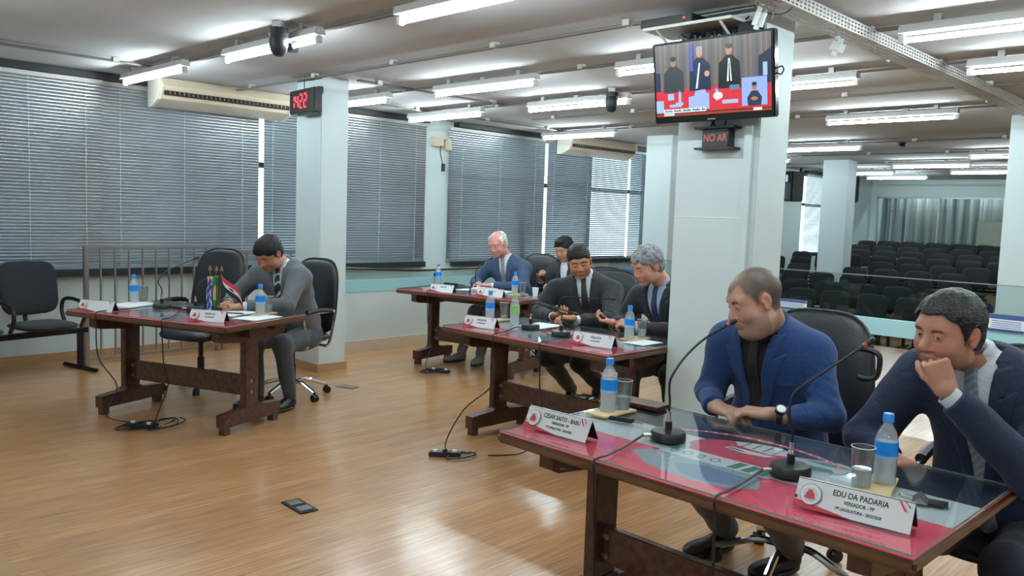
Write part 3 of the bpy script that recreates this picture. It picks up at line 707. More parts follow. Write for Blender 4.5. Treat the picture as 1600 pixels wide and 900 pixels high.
flat_print('screen', S, 'screen', tv, base, U, V, Nn, .0006)
MB().box(tvp(-.024, 0, -.212), (.004, .05, .008), R=Rt).build('badge', 'steel', tv)
MB().tube([tvp(0, -.37, .02), tvp(.0, -.40, .03), tvp(0, -.41, .01), tvp(0, -.395, -.01), tvp(0, -.37, 0)], .004).build('cable_loop', 'black', tv)
MB().bx(.06, .20, -.1, .1, -.08, .08).build('wall_bracket', 'seatpost', tv)
# on-air sign
n = thing('on_air_sign', 'small black illuminated sign reading NO AR beneath the television', 'sign', (4.17, 2.505, 1.985), 0)
MB().bx(-.02, .05, -.085, .085, -.052, .052, bev=.004).build('box', 'black', n)
for z in (-.058, .058): MB().bx(-.04, .05, -.125, .125, z-.006, z+.006, bev=.002).build('flange', 'black', n)
text_mesh('lettering', 'NO AR', .056, 'dullled', n, (-.0215, 0, 0), (0, -1, 0), (0, 0, 1), bold=.0012, sx=.85)
MB().tube([(0, .05, .06), (.01, .0, .13), (0, -.05, .10), (.01, -.03, .06)], .005).tube([(.01, .02, .07), (.0, .04, .12), (.0, -.09, .13)], .005).build('cable', 'black', n)
# shelf with receiver, wires and router
s = thing('bracket_shelf', 'narrow wall shelf above the television holding a receiver', 'shelf', (4.1, 2.55, 2.585), 0)
MB().bx(-.18, .12, -.24, .32, -.008, .008).build('board', 'zinc', s)
for y in (.24, -.16): MB().tube([(-.16, y, -.005), (.11, y, -.15)], .008, 6, False).bx(.10, .12, y-.012, y+.012, -.17, 0).build('bracket', 'white', s)
rc = thing('receiver', 'flat black receiver with red light on the shelf above television', 'receiver', (4.02, 2.72, 2.594), 0)
MB().bx(-.1, .1, -.17, .17, 0, .045, bev=.004).build('case', 'black', rc)
MB().cyl((-.103, -.12, .025), (-.1, -.12, .025), .006, n=8).build('indicator', 'redled', rc)
rnd = random.Random(9); b = MB()
for k in range(26):
    y = 2.30+.44*rnd.random(); p = [(4.19-.1*rnd.random(), y+.12*rnd.uniform(-1, 1), 2.585-.03*j+.06*rnd.uniform(-1, 1)) for j in range(6)]
    b.tube(p, .005, 5)
for k in range(5): b.tube([(4.12, 2.35+.08*k, 2.57), (4.10, 2.31+.1*k, 2.50), (4.14, 2.36+.09*k, 2.44), (4.16, 2.42+.06*k, 2.52), (4.13, 2.45+.05*k, 2.57)], .006, 6)
tag(b.build('cable_bundle', 'black'), 'tangle of black cables between the shelf and the top of the television', 'cables')
o = thing('power_adapter', 'black power adapter hanging in the cables above the television', 'adapter', (4.08, 2.30, 2.55), .2); MB().box((0, 0, 0), (.05, .10, .07), bev=.01).build('case', 'black', o); MB().tube([(0, .04, .03), (0, .07, .06), (.02, .1, .03)], .005).build('cord', 'black', o)
r = thing('router', 'white upright router with antenna wire above right corner of television', 'router', (4.02, 2.20, 2.585), 0)
R = Matrix.Rotation(.35, 3, 'X'); MB().box((0, 0, 0), (.05, .06, .13), R=R, bev=.018).build('case', 'white', r)
MB().tube([(0, .03, .05), (0, .05, .09), (0, -.03, .11), (0, -.08, .08), (0, -.07, -.02)], .005).build('wire', 'steel', r)
MB().tube([(.01, -.02, .02), (0, -.14, .0), (-.02, -.26, .09), (-.05, -.3, .11)], .003).build('cable', 'black', r)
w = thing('wireless_repeater', 'white rounded sensor hanging under the cable tray right of the television', 'sensor', (4.75, 2.10, 2.585), .4)
MB().box((0, 0, -.045), (.07, .08, .10), R=Matrix.Rotation(.4, 3, 'X'), bev=.025).build('case', 'white', w); MB().cyl((0, 0, 0), (0, .01, .05), .012).build('stem', 'white', w)
# clock
c = thing('digital_clock', 'black digital wall clock showing 14:22 in red figures on the left pillar', 'clock', (4.07, 6.69, 2.47), -.12)
MB().bx(-.035, .04, -.26, .26, -.105, .105, bev=.006).build('case', 'black', c)
SEG = {'1': 'bc', '4': 'fgbc', '2': 'abged'}
def digit(b, ch, y0, z0, w, h, t):
    P = {'a': ((0, h), (w, h)), 'g': ((0, h/2), (w, h/2)), 'd': ((0, 0), (w, 0)), 'f': ((0, h/2), (0, h)), 'e': ((0, 0), (0, h/2)), 'b': ((w, h/2), (w, h)), 'c': ((w, 0), (w, h/2))}
    for s in SEG[ch]:
        (a, c_), (d, e) = P[s]
        if a == d: b.bx(-.040, -.036, y0-a-t/2, y0-a+t/2, z0+c_+t*.6, z0+e-t*.6)
        else: b.bx(-.040, -.036, y0-a-t*.4, y0-d+t*.4, z0+c_-t/2, z0+c_+t/2)
b = MB()
for ch, y in zip('1422', (.205, .125, .035, -.055)): digit(b, ch, y, -.058, .055, .116, .016)
b.build('digits', 'redled', c)
MB().cyl((.0, .02, .105), (.0, .02, .23), .004).build('wire', 'black', c)
for y in (-.2, .2): MB().bx(.03, .075, y-.015, y+.015, .06, .12).build('bracket', 'black', c)
MB().bx(-.03, .04, -.2, .1, -.125, -.105).build('cable_box', 'black', c)
# pier fixtures near the corner and red extinguisher
t = thing('wall_socket_box', 'small cream box with dangling wires high on the wall pier', 'junction box', (7.05, YW-.04, 2.42), 0)
MB().bx(-.13, .04, -.04, .04, -.06, .06, bev=.01).bx(.08, .17, -.05, .04, -.10, .04, bev=.01).build('box', 'cream', t)
MB().tube([(-.02, -.045, -.05), (-.03, -.05, -.14), (.0, -.05, -.25), (.02, -.05, -.30)], .006).bx(.0, .04, -.07, -.04, -.38, -.28).build('wire', 'black', t)
e = thing('fire_extinguisher', 'red fire extinguisher behind the seated man holding a phone', 'fire extinguisher', (8.75, 8.2, .30), 0)
MB().lathe([(.06, 0), (.075, .02), (.075, .38), (.05, .46), (.022, .49), (.022, .53)], 18).build('cylinder', 'redplastic', e)
MB().tube([(0, 0, .52), (.08, -.03, .50), (.09, -.05, .3)], .01).bx(-.02, .08, -.015, .015, .52, .56).build('hose', 'black', e)
# small hanging web camera on the partition
w = thing('web_camera', 'small round black web camera hanging on the low white partition', 'camera', (6.12, 7.21, .80), 0)
MB().lathe([(.008, -.03), (.028, -.02), (.034, 0), (.028, .02), (.008, .03)], 16, R=Matrix.Rotation(math.pi/2, 3, 'X')).build('body', 'black', w)
MB().cyl((0, -.03, 0), (0, -.036, 0), .014).build('lens', 'steel', w); MB().tube([(.02, 0, .02), (.05, .03, .03), (.05, .07, .06)], .005).build('wire', 'black', w)
# blue and white placards by the glass partition
def placard(loc, d, label, rz=0):
    p = thing('placard', label, 'sign', loc, rz, 'blue and white placards at the glass partition')
    MB().bx(-.004, .004, -d[0]/2, d[0]/2, 0, d[1]).build('sheet', 'white', p)
    q = [(rect(0, 0, d[0], d[1]*.16), (40, 70, 130)), (rect(0, d[1]*.72, d[0], d[1]), (60, 90, 145))]
    for j in range(4): q.append((rect(d[0]*.08, d[1]*(.22+.12*j), d[0]*.92, d[1]*(.28+.12*j)), (150, 170, 205)))
    flat_print('print', q, 'print', p, (-.0045, d[0]/2, 0), (0, -1, 0), (0, 0, 1), (-1, 0, 0), .0008)
placard((7.95, 3.80, .655), (.30, .10), 'low blue and white placard just behind the blue-suited man on the partition')
placard((7.95, 1.88, .66), (.27, .15), 'blue and white placard on the partition at the right white pillar')
placard((7.96, 5.85, .50), (.30, .42), 'tall blue framed placard seen between the two men at the middle table')
# floor socket
f = thing('floor_socket', 'dark metal floor socket plate in the open parquet', 'floor socket', (2.185, 3.60, 0), -.05)
MB().bx(-.05, .05, -.105, .105, 0, .006, bev=.002).build('plate', 'seatpost', f)
for y in (-.05, .05): MB().bx(-.035, .035, y-.035, y+.035, .006, .010, bev=.002).build('lid', 'steel', f)
f = thing('floor_socket', 'small metal floor socket plate behind the grey-suited man, near the pillar', 'floor socket', (4.0, 5.85, 0), .3)
MB().bx(-.05, .05, -.09, .09, 0, .006, bev=.002).build('plate', 'steel', f)
# ================================================================== THINGS ON THE TABLES
def bottle(k, s, n, label, green=False):
    o = thing('water_bottle', label, 'bottle', T(k, s, n), 0, 'plastic water bottles')
    pr = [(.027, 0), (.031, .006), (.0325, .02), (.031, .035), (.0325, .05), (.0315, .065), (.0325, .08), (.0325, .13), (.031, .145), (.024, .165), (.015, .18), (.0125, .187), (.0125, .195)]
    MB().lathe(pr, 24).build('body', 'pet', o)
    MB().lathe([(r-.0015, z+.001) for r, z in pr[:8]], 20).build('water', 'water', o)
    MB().lathe([(.0332, .094), (.0332, .135)], 24, cap=False).build('label', 'labelg' if green else 'label', o)
    MB().lathe([(.0331, .084), (.0331, .094)], 24, cap=False).build('label_border', 'labelg' if green else 'labelp', o)
    b = MB().lathe([(.0155, .190), (.0155, .213), (.014, .216)], 20); b.build('cap', 'capg' if green else 'cap', o)
    return o
def tumbler(k, s, n, label, fill=.05):
    o = thing('drinking_glass', label, 'glass', T(k, s, n), 0, 'drinking glasses')
    MB().lathe([(.026, 0), (.034, .125), (.032, .125), (.0245, .010), (.001, .010)], 24).build('tumbler', 'tumbler', o)
    MB().lathe([(.0245, .0102), (.0245+.0065*fill/.115, .01+fill)], 20).build('water', 'water', o)
    MB().lathe([(.0338, .1235), (.0343, .1255), (.0325, .1258)], 24, cap=False).build('rim', 'white', o)
def coaster(k, s, n, rz, label):
    o = MB().box((0, 0, .004), (.10, .20, .008), bev=.002).build('coaster', 'cork'); o.location = T(k, s, n); o.rotation_euler = (0, 0, TA(k)+rz)
    tag(o, label, 'coaster', 'pale cork coasters')
def sheet(k, s, n, w, h, rz, label, thick=.0015):
    o = MB().box((0, 0, thick/2), (w, h, thick)).build('paper_sheet', 'paper'); o.location = T(k, s, n); o.rotation_euler = (0, 0, TA(k)+rz)
    tag(o, label, 'paper', 'papers on the tables')
def nameplate(k, s0, n0, s1, n1, label, lines, size=1):
    a = Vector(T(k, s0, n0)); b_ = Vector(T(k, s1, n1)); L = (b_-a).length; rz = math.atan2(b_.y-a.y, b_.x-a.x)
    o = thing('nameplate', label, 'nameplate', a, rz, 'folded name plates')
    H, D = .072, .075; t = .0025
    MB().prism([(0, 0), (D/2, H), (D/2+.003, H), (.004, 0)], 0, L, 'yz').build('front_face', 'platewhite', o)
    MB().prism([(D, 0), (D/2+.001, H), (D/2-.002, H-.001), (D-.004, 0)], 0, L, 'yz').build('back_face', 'black', o)  # black back sheet: shade inside the open fold put into its colour
    V = Vector((0, D/2, H)).normalized(); U = Vector((1, 0, 0)); N = U.cross(V); hh = math.hypot(D/2, H)
    q = [([(0, 0), (L*.52, 0), (0, hh*.26)], (205, 50, 70)), ([(0, .004), (L*.40, .004), (0, hh*.20)], (205, 50, 70)), (rect(0, hh*.28, .008, hh*.38), (40, 40, 46)),
         (ell(.042, hh*.48, .029, .029, 24), (90, 96, 102)), (ell(.042, hh*.48, .0275, .0275, 24), (226, 230, 230)), (ell(.042, hh*.48, .019, .019, 20), (206, 212, 212)),
         (ell(.042, hh*.46, .012, .009, 12), (205, 60, 76)), (rect(.028, hh*.33, .056, hh*.40), (205, 60, 76)), (rect(.036, hh*.52, .048, hh*.62), (190, 70, 82)),
         ([(L-.035, hh*.92), (L-.029, hh*.92), (L-.012, hh*.62), (L-.018, hh*.62)], (205, 50, 70)), ([(L-.024, hh*.95), (L-.020, hh*.95), (L-.006, hh*.74), (L-.006, hh*.80)], (40, 40, 46))]
    flat_print('emblem', q, 'print', o, N*.0003, U, V, N, .0015)
    if lines:
        cx = L*.56
        for txt, sz, v in lines: text_mesh('lettering', txt, sz, 'inkblack', o, U*cx+V*(hh*v)+N*.0005, U, V, bold=sz*.015, sx=.82)
    return o
M['inkblack'] = mat('black ink', (28, 28, 34), .6)
LN = lambda a: [(a, .0215, .72), ('VEREADOR - PP', .0135, .47), ('19ª LEGISLATURA - 2025/2028', .0112, .25)]
nameplate(4, .03, .105, .315, .115, 'white folded name plate in front of the blue-suited man on nearest table', LN('CESAR SAITO - BABU'))
nameplate(4, 1.07, .105, 1.365, .135, 'white folded name plate in front of the man with hand on chin, nearest table', LN('EDU DA PADARIA'))
nameplate(1, .10, .02, .375, .065, 'blank looking silver name plate at left end of the left table', None)
nameplate(1, 1.05, .075, 1.30, .125, 'white folded name plate in front of the flags on the left table', [('VEREADOR', .018, .66), ('19ª LEGISLATURA', .011, .40)])
nameplate(2, .11, .10, .36, .15, 'white folded name plate at left end of the middle table', [('VEREADOR', .018, .66), ('19ª LEGISLATURA', .011, .40)])
nameplate(2, 1.03, .15, 1.31, .18, 'white folded name plate near right corner of the middle table', [('VEREADOR', .018, .66), ('19ª LEGISLATURA', .011, .40)])
nameplate(3, .40, .03, .66, .05, 'white folded name plate at left end of the farthest table', [('VEREADOR', .018, .66)])
nameplate(3, .93, .06, 1.20, .09, 'white folded name plate at right end of the farthest table', [('VEREADOR', .018, .66)])
# gooseneck microphones
def mic(k, s, n, tip, label, neck=None, rz=0, ring='black', base=.062):
    p = Vector(T(k, s, n)); o = thing('gooseneck_microphone', label, 'microphone', p, 0, 'gooseneck microphones')
    MB().lathe([(base, 0), (base, .020), (base-.006, .030), (.02, .034)], 28).build('base', 'black', o)
    MB().lathe([(.012, .03), (.012, .062), (.010, .064)], 14).build('socket', 'black', o)
    MB().lathe([(.0085, .064), (.0085, .072), (.007, .074), (.007, .094), (.0085, .096), (.0085, .100)], 14).build('connector', 'chrome', o)
    t = Vector(tip)-p; m = neck or [Vector((t.x*.08, t.y*.08, max(.2, t.z*.55))), Vector((t.x*.42, t.y*.42, t.z*.80))]
    pts = [Vector((0, 0, .098)), Vector((0, 0, .14))]+[Vector(q) for q in m]+[t]
    MB().tube(pts, .0042, 8).build('gooseneck', 'black', o)
    d = (t-pts[-2]).normalized()
    MB().cyl(t-d*.004, t+d*.008, .0085, n=12).build('light_ring', ring, o)
    R = axis_mat(d); MB().lathe([(.007, .008), (.0095, .014), (.0105, .026), (.009, .036), (.004, .041)], 14, t, R).build('capsule', 'black', o)
    MB().cyl((-base*.6*0, 0, .014), Vector(tuple(cable_dir(k)))*(base+.028)+Vector((0, 0, .014)), .0075, n=10).build('plug', 'steel', o)
    return o
def cable_dir(k):
    a = TA(k); return Vector((-math.cos(a)*.55+math.sin(a)*.75, -math.sin(a)*.55-math.cos(a)*.75, 0)).normalized()
mic(4, .46, .39, (2.590, 1.473, 1.156), 'black gooseneck microphone pointing at the blue-suited man',
    [Vector((-.003, .002, .170)), Vector((-.002, -.002, .217)), Vector((.043, -.024, .288)), Vector((.104, -.058, .35))], ring='dullring')
mic(4, .93, .36, (2.533, .974, 1.156), 'black gooseneck microphone in front of the man with hand on chin',
    [Vector((-.008, .006, .165)), Vector((-.012, .009, .21)), Vector((0, 0, .256)), Vector((.049, -.039, .30))], ring='dullring')
mic(1, .42, .46, (2.763, 6.061, 1.102), 'black gooseneck microphone curving toward the empty chair on the left table',
    [Vector((-.029, -.01, .191)), Vector((.03, .01, .257)), Vector((.179, .06, .312))])
mic(1, .70, .50, (2.76, 5.716, .985), 'black gooseneck microphone beside the three small flags',
    [Vector((.022, 0, .158)), Vector((.05, 0, .212))])
mic(2, .46, .40, (4.092, 3.448, .892), 'thin gooseneck microphone bent low over the middle table',
    [Vector((.008, -.038, .173)), Vector((.029, -.146, .166))])
mic(2, .79, .33, (4.026, 3.101, 1.021), 'thin gooseneck microphone with square bend on the middle table',
    [Vector((-.005, .026, .159)), Vector((-.002, .010, .231)), Vector((.007, -.035, .251)), Vector((.037, -.187, .256))])
mic(3, .75, .30, (5.585, 5.792, 1.073), 'gooseneck microphone pointing at the white-haired man',
    [Vector((.004, 0, .196)), Vector((.069, 0, .275))])
bottle(4, .085, .52, 'water bottle with blue label at left end of the nearest table')
bottle(4, 1.16, .49, 'water bottle with blue label in front of the man with hand on chin')
bottle(1, .07, .53, 'water bottle with blue label at left end of the left table')
bottle(1, 1.22, .57, 'water bottle with blue label in front of the grey-suited man')
bottle(2, .045, .42, 'water bottle with blue label at left end of the middle table')
bottle(2, .28, .43, 'water bottle with green label and green cap on middle table', True)
bottle(2, 1.15, .57, 'water bottle with blue label in front of the grey-haired man')
bottle(3, .03, .64, 'water bottle at left end of the farthest table')
bottle(3, 1.12, .43, 'water bottle at right end of the farthest table, above the green-capped one')
tumbler(4, .105, .59, 'clear drinking glass beside the bottle at left end of nearest table')
tumbler(4, 1.13, .40, 'clear drinking glass beside the bottle in front of the man with hand on chin')
tumbler(1, .06, .63, 'clear drinking glass at left end of the left table', .03)
tumbler(1, 1.21, .67, 'clear drinking glass in front of the grey-suited man')
tumbler(2, .03, .58, 'clear drinking glass at left end of the middle table', .02)
tumbler(2, 1.17, .68, 'clear drinking glass in front of the grey-haired man')
tumbler(3, 1.22, .41, 'clear drinking glass at right end of the farthest table', .02)
coaster(4, .095, .53, 0, 'pale cork coaster under bottle and glass at left end of nearest table')
coaster(4, 1.15, .46, .25, 'pale cork coaster in front of the man with hand on chin')
coaster(1, .08, .56, 0, 'pale cork coaster at left end of the left table')
coaster(1, 1.21, .61, 0, 'pale cork coaster in front of the grey-suited man')
coaster(2, .05, .50, 0, 'pale cork coaster at left end of the middle table')
coaster(2, 1.16, .62, 0, 'pale cork coaster in front of the grey-haired man')
coaster(3, 1.17, .42, 0, 'pale cork coaster at right end of the farthest table')
o = MB().lathe([(.022, 0), (.032, .08), (.033, .082), (.031, .08), (.021, .003)], 20).build('plastic_cup', 'white'); o.location = T(3, 1.33, .46); tag(o, 'white disposable plastic cup at right end of the farthest table', 'cup')
sheet(1, .18, .40, .21, .297, .15, 'white sheets by the bottle at left end of left table', .012)
sheet(1, 1.02, .53, .21, .30, .1, 'white sheet under the grey-suited man\'s hands')
sheet(1, 1.30, .45, .20, .28, 0, 'white sheet under the coaster in front of grey-suited man')
sheet(2, .40, .55, .21, .30, .1, 'white papers beside the green-capped bottle')
sheet(2, 1.27, .55, .16, .21, 0, 'white sheet at the right corner of middle table')
sheet(3, .62, .45, .30, .21, .1, 'white papers under the white-haired man\'s hands')
sheet(3, .9, .45, .21, .30, .1, 'white papers right of the white-haired man\'s hands', .012)
def phone(p, rz, label, R=None):
    o = thing('mobile_phone', label, 'phone', p, rz, 'dark mobile phones')
    c = MB().box((0, 0, .004), (.075, .15, .008), bev=.003); g = MB().box((0, 0, .0083), (.069, .142, .0008))
    c.build('case', 'black', o); g.build('phone_screen', 'tvframe', o)
    if R is not None: o.rotation_mode = 'QUATERNION'; o.rotation_quaternion = R.to_quaternion()
    return o
phone(T(4, .03, .74), TA(4)+1.2, 'black mobile phone lying at left rear corner of nearest table')
o = thing('flat_case', 'brown flat leather case lying at the rear edge of the nearest table', 'case', T(4, .10, .735), TA(4)+.1)
MB().box((0, 0, .008), (.19, .11, .016), bev=.004).build('cover', 'wood', o); MB().bx(-.092, .092, -.053, .053, .0155, .0165).build('lid', 'woodedge', o)
o = thing('key_fob', 'small black key fob with cord on nearest table by the coaster', 'key fob', T(4, .19, .45), TA(4)+.3)
MB().box((0, 0, .007), (.07, .022, .014), bev=.004).build('body', 'black', o); MB().box((.045, 0, .008), (.035, .03, .016), bev=.004).build('head', 'black', o); MB().tube([(.06, 0, .005), (.08, .005, .003), (.10, 0, .003)], .0015).build('cord', 'black', o)
o = thing('bulldog_clip', 'silver and black metal paper clip beside name plate on nearest table', 'clip', T(4, 1.285, .43), TA(4)+.3)
MB().prism([(-.02, 0), (.02, 0), (0, .018)], -.035, .035, 'xz').build('grip', 'steel', o); MB().bx(.02, .07, -.025, .025, 0, .003).build('plate', 'black', o)
MB().tube([(-.02, .02, .004), (-.05, .012, .006), (-.05, -.012, .006), (-.02, -.02, .004)], .002).build('wire', 'chrome', o)
# black document trays / devices on left table, pen on papers
o = thing('tablet', 'dark tablet lying on the left table beside the first microphone', 'tablet', T(1, .62, .60), TA(1)+.05); MB().box((0, 0, .005), (.34, .20, .010), bev=.003).build('case', 'frame', o); MB().bx(-.16, .16, -.092, .092, .0098, .0105).build('phone_screen', 'tvframe', o)
o = thing('pen', 'dark pen lying on the sheet of the grey-suited man', 'pen', T(1, 1.06, .50, .7585), TA(1)+.2); MB().cyl((-.07, 0, .005), (.06, 0, .005), .0045, n=8).build('barrel', 'black', o); MB().cyl((.06, 0, .005), (.072, 0, .005), .0045, .001, 8).build('tip', 'steel', o)
o = thing('folded_microphone', 'black device lying flat at left rear of the farthest table', 'device', T(3, .12, .74), TA(3)); MB().box((0, 0, .01), (.16, .05, .02), bev=.005).build('body', 'black', o); MB().tube([(.08, 0, .01), (.13, .01, .012), (.18, .0, .01)], .004).build('stem', 'black', o)
o = thing('ring_binder', 'white box file behind the right name plate on the farthest table', 'box file', T(3, .93, .20), TA(3)+.03); MB().box((0, 0, .03), (.22, .14, .06), bev=.004).build('cover', 'paper', o); MB().bx(-.10, .10, -.072, -.070, .012, .045).build('spine_label', 'zinc', o)
# desk flags
o = thing('desk_flag_stand', 'stand with three small cloth flags on the left table', 'flag stand', T(1, 1.06, .33), TA(1)); o.scale = (1.35, 1.35, 1.35)
MB().lathe([(.045, 0), (.045, .012), (.03, .018)], 20).build('base', 'white', o)
def bent(pts_u, w, fn, n=10, m=6):
    b = MB(); vs = []; fs = []
    for i in range(n+1):
        for j in range(m+1): vs.append(fn(i/n, j/m))
    for i in range(n):
        for j in range(m): a = i*(m+1)+j; fs.append((a, a+1, a+m+2, a+m+1))
    return vs, fs
M['flagcol'] = mat_attr('flag cloth', .7)
def flag(name, parent, fn, colf, n=20, m=18):
    vs, fs = bent(None, None, fn, n, m); me = bpy.data.meshes.new(name); me.from_pydata([tuple(v) for v in vs], [], fs)
    a = me.color_attributes.new('Col', 'FLOAT_COLOR', 'POINT'); c = []
    for i in range(n+1):
        for j in range(m+1): c += [*srgb(*colf(i/n, j/m)), 1]
    a.data.foreach_set('color', c); me.materials.append(M['flagcol']); ob = bpy.data.objects.new(name, me); COL.objects.link(ob); ob.parent = parent
    for p in me.polygons: p.use_smooth = True
    sm = ob.modifiers.new('s', 'SOLIDIFY'); sm.thickness = .001
for k, x in enumerate((-.05, -.01, .025)):
    MB().cyl((x*.3, 0, .015), (x, .0, .225), .0028, n=6).build('flag_pole', 'woodedge', o)
    MB().lathe([(.003, 0), (.009, .008), (.006, .02), (.001, .032)], 10, (x, 0, .225)).build('finial', 'woodedge', o)
flag('flag', o, lambda u, v: (-.046+.022*(u-.5)*(1-.2*v)+.004*math.sin(9*v)-.02*v*.4, -.012*math.sin(u*7)-.004, .20-.17*v),
     lambda u, v: (214, 190, 90) if v < .1 else ((215, 222, 232) if abs(((u*1.3+v*2) % .5)-.12) < .1 else (30, 90, 185)))
flag('flag', o, lambda u, v: (-.008+.018*(u-.5), -.010*math.sin(u*6)-.006, .205-.16*v),
     lambda u, v: (225, 205, 130) if (u-.5)**2/.12+(v-.55)**2/.05 < 1 else (50, 125, 85))
def f3(u, v):  # u along fly, v down
    return (.028+.115*u-.0*v+.02*v, -.006-.012*math.sin(u*6), .215-.075*v-.085*u**1.2)
flag('flag', o, f3, lambda u, v: ((70, 74, 70) if (u-.5)**2+(v-.5)**2 < .012 else ((200, 55, 78) if v < .36 else ((225, 230, 230) if v < .66 else (32, 34, 40)))))
# cables over table edges to the floor
def cable(pts, label, r=.0042, group='black microphone cables'):
    tag(MB().tube(pts, r, 6).build('microphone_cable', 'black'), label, 'cable', group)
def coil(cx, cy, r, n, z=.012, sq=.6, rot=0, seed=0):
    rn = random.Random(seed); P = []
    for i in range(n*8+1):
        a = 2*math.pi*i/8; rr = r*(1+.25*rn.uniform(-1, 1)); x = rr*math.cos(a); y = rr*sq*math.sin(a)
        P.append((cx+x*math.cos(rot)-y*math.sin(rot)+.03*(i/(n*8)), cy+x*math.sin(rot)+y*math.cos(rot), z+.002*(i % 3)))
    return P
def drop(k, s, n, sE, floor_pts, label, nE=-.012):
    d = cable_dir(k); p = Vector(T(k, s, n, .7705))+d*.09
    e0 = Vector(T(k, sE, .05, .765)); e1 = Vector(T(k, sE, nE-.008, .758)); e2 = Vector(T(k, sE+.005, nE-.012, .70)); e3 = Vector(T(k, sE+.01, nE, .45))
    mid = p.lerp(e0, .55)+Vector((0, 0, -.006)); mid.z = .763
    cable([p, mid, e0, e1, e2, e3]+floor_pts, label)
drop(4, .46, .39, .47, [Vector(T(4, .44, .05, .2)), Vector(T(4, .47, .08, .01)), Vector(T(4, .5, .2, .008))], 'black cable of left microphone hanging over the nearest table edge')
drop(4, .93, .36, .905, [Vector(T(4, .91, .08, .15)), Vector(T(4, .90, .15, .008)), Vector(T(4, .95, .3, .008))], 'black cable of right microphone hanging over the nearest table edge')
c = T(1, .62, .08)
drop(1, .42, .46, .33, [Vector(T(1, .43, .06, .25)), Vector(T(1, .40, .0, .05))]+[Vector(q) for q in coil(c[0]-.05, c[1]-.05, .13, 3, seed=1)], 'black cable looping on the floor under the left table')
drop(1, .70, .50, .92, [Vector(T(1, .85, .10, .3)), Vector(T(1, .78, .05, .02))]+[Vector(q) for q in coil(c[0]+.10, c[1]-.10, .14, 2, seed=2, rot=.6)], 'black cable coiled on the floor under the left table')
drop(2, .46, .40, .53, [Vector(T(2, .36, -.1, .25)), Vector(T(2, .33, -.22, .02))]+[Vector(q) for q in coil(*T(2, .50, -.25)[:2], .10, 2, seed=3)], 'black cable of the bent microphone falling from the middle table to the floor')
drop(2, .79, .33, .93, [Vector(T(2, .88, .12, .2)), Vector(T(2, .72, .1, .02)), Vector(T(2, .6, -.1, .01))], 'black cable hanging beside the middle table stretcher')
drop(3, .75, .30, .42, [Vector(T(3, .40, .10, .25)), Vector(T(3, .42, -.02, .02))]+[Vector(q) for q in coil(*T(3, .55, -.06)[:2], .13, 3, seed=5)], 'black cable under the farthest table')
def strip(p, rz, label, d=(.20, .055, .03)):
    o = thing('power_strip', label, 'power strip', (*p, 0), rz, 'power strips on the floor')
    MB().box((0, 0, d[2]/2), d, bev=.006).build('case', 'frame', o)
    for q in (-.06, 0, .06): MB().cyl((q, 0, d[2]), (q, 0, d[2]+.012), .015, n=12).build('plug', 'white' if q else 'blackmatte', o)
strip((c[0]-.02, c[1]-.06), TA(1)+.2, 'dark power strip amid cables under the left table')
strip(T(2, .42, -.30)[:2], TA(2)+.8, 'power strip with white plugs on floor behind the nearest name plate')
strip(T(3, .60, -.03)[:2], TA(3)+.4, 'power strip on the floor under the farthest table')
# ================================================================== PEOPLE: distance fields and surface nets
V3 = lambda *a: np.array(a, float)
def nrm(v): v = np.array(v, float); return v/np.linalg.norm(v)
class Vol:
    def __init__(s, lo, hi, h):
        s.lo = np.array(lo, float); s.h = h; s.n = np.ceil((np.array(hi)-s.lo)/h).astype(int)+1
        s.F = np.full(s.n, .3, np.float32)
    def blk(s, lo, hi, m):
        i0 = np.clip(np.floor((np.array(lo)-m-s.lo)/s.h).astype(int), 0, s.n); i1 = np.clip(np.ceil((np.array(hi)+m-s.lo)/s.h).astype(int)+1, 0, s.n)
        if (i1 <= i0).any(): return None, None
        ax = [(s.lo[k]+s.h*np.arange(i0[k], i1[k])).astype(np.float32) for k in range(3)]
        return tuple(slice(a, b) for a, b in zip(i0, i1)), (ax[0][:, None, None], ax[1][None, :, None], ax[2][None, None, :])
    def full(s):
        ax = [(s.lo[k]+s.h*np.arange(s.n[k])).astype(np.float32) for k in range(3)]
        return ax[0][:, None, None], ax[1][None, :, None], ax[2][None, None, :]
    def add(s, pr, k=.01, sub=False):
        fn, lo, hi = pr; sl, g = s.blk(lo, hi, k+2.5*s.h)
        if sl is None: return s
        d = fn(*g); A = s.F[sl]
        if sub: s.F[sl] = smax(A, -d, k)
        else: s.F[sl] = smin(A, d, k)
        return s
    def mesh(s, smooth=1):
        return nets(s.F, s.lo, s.h, smooth)
def smin(a, b, k):
    if k <= 0: return np.minimum(a, b)
    h = np.maximum(k-np.abs(a-b), 0)/k
    return np.minimum(a, b)-h*h*k*.25
def smax(a, b, k): return -smin(-a, -b, k)
def cone(a, b, r1, r2=None):
    a = np.array(a, float); b = np.array(b, float); r2 = r1 if r2 is None else r2; ba = b-a; l2 = max(ba@ba, 1e-9)
    def f(x, y, z):
        px, py, pz = x-a[0], y-a[1], z-a[2]; t = np.clip((px*ba[0]+py*ba[1]+pz*ba[2])/l2, 0, 1)
        return np.sqrt((px-ba[0]*t)**2+(py-ba[1]*t)**2+(pz-ba[2]*t)**2)-(r1+(r2-r1)*t)
    R = max(r1, r2); return f, np.minimum(a, b)-R, np.maximum(a, b)+R
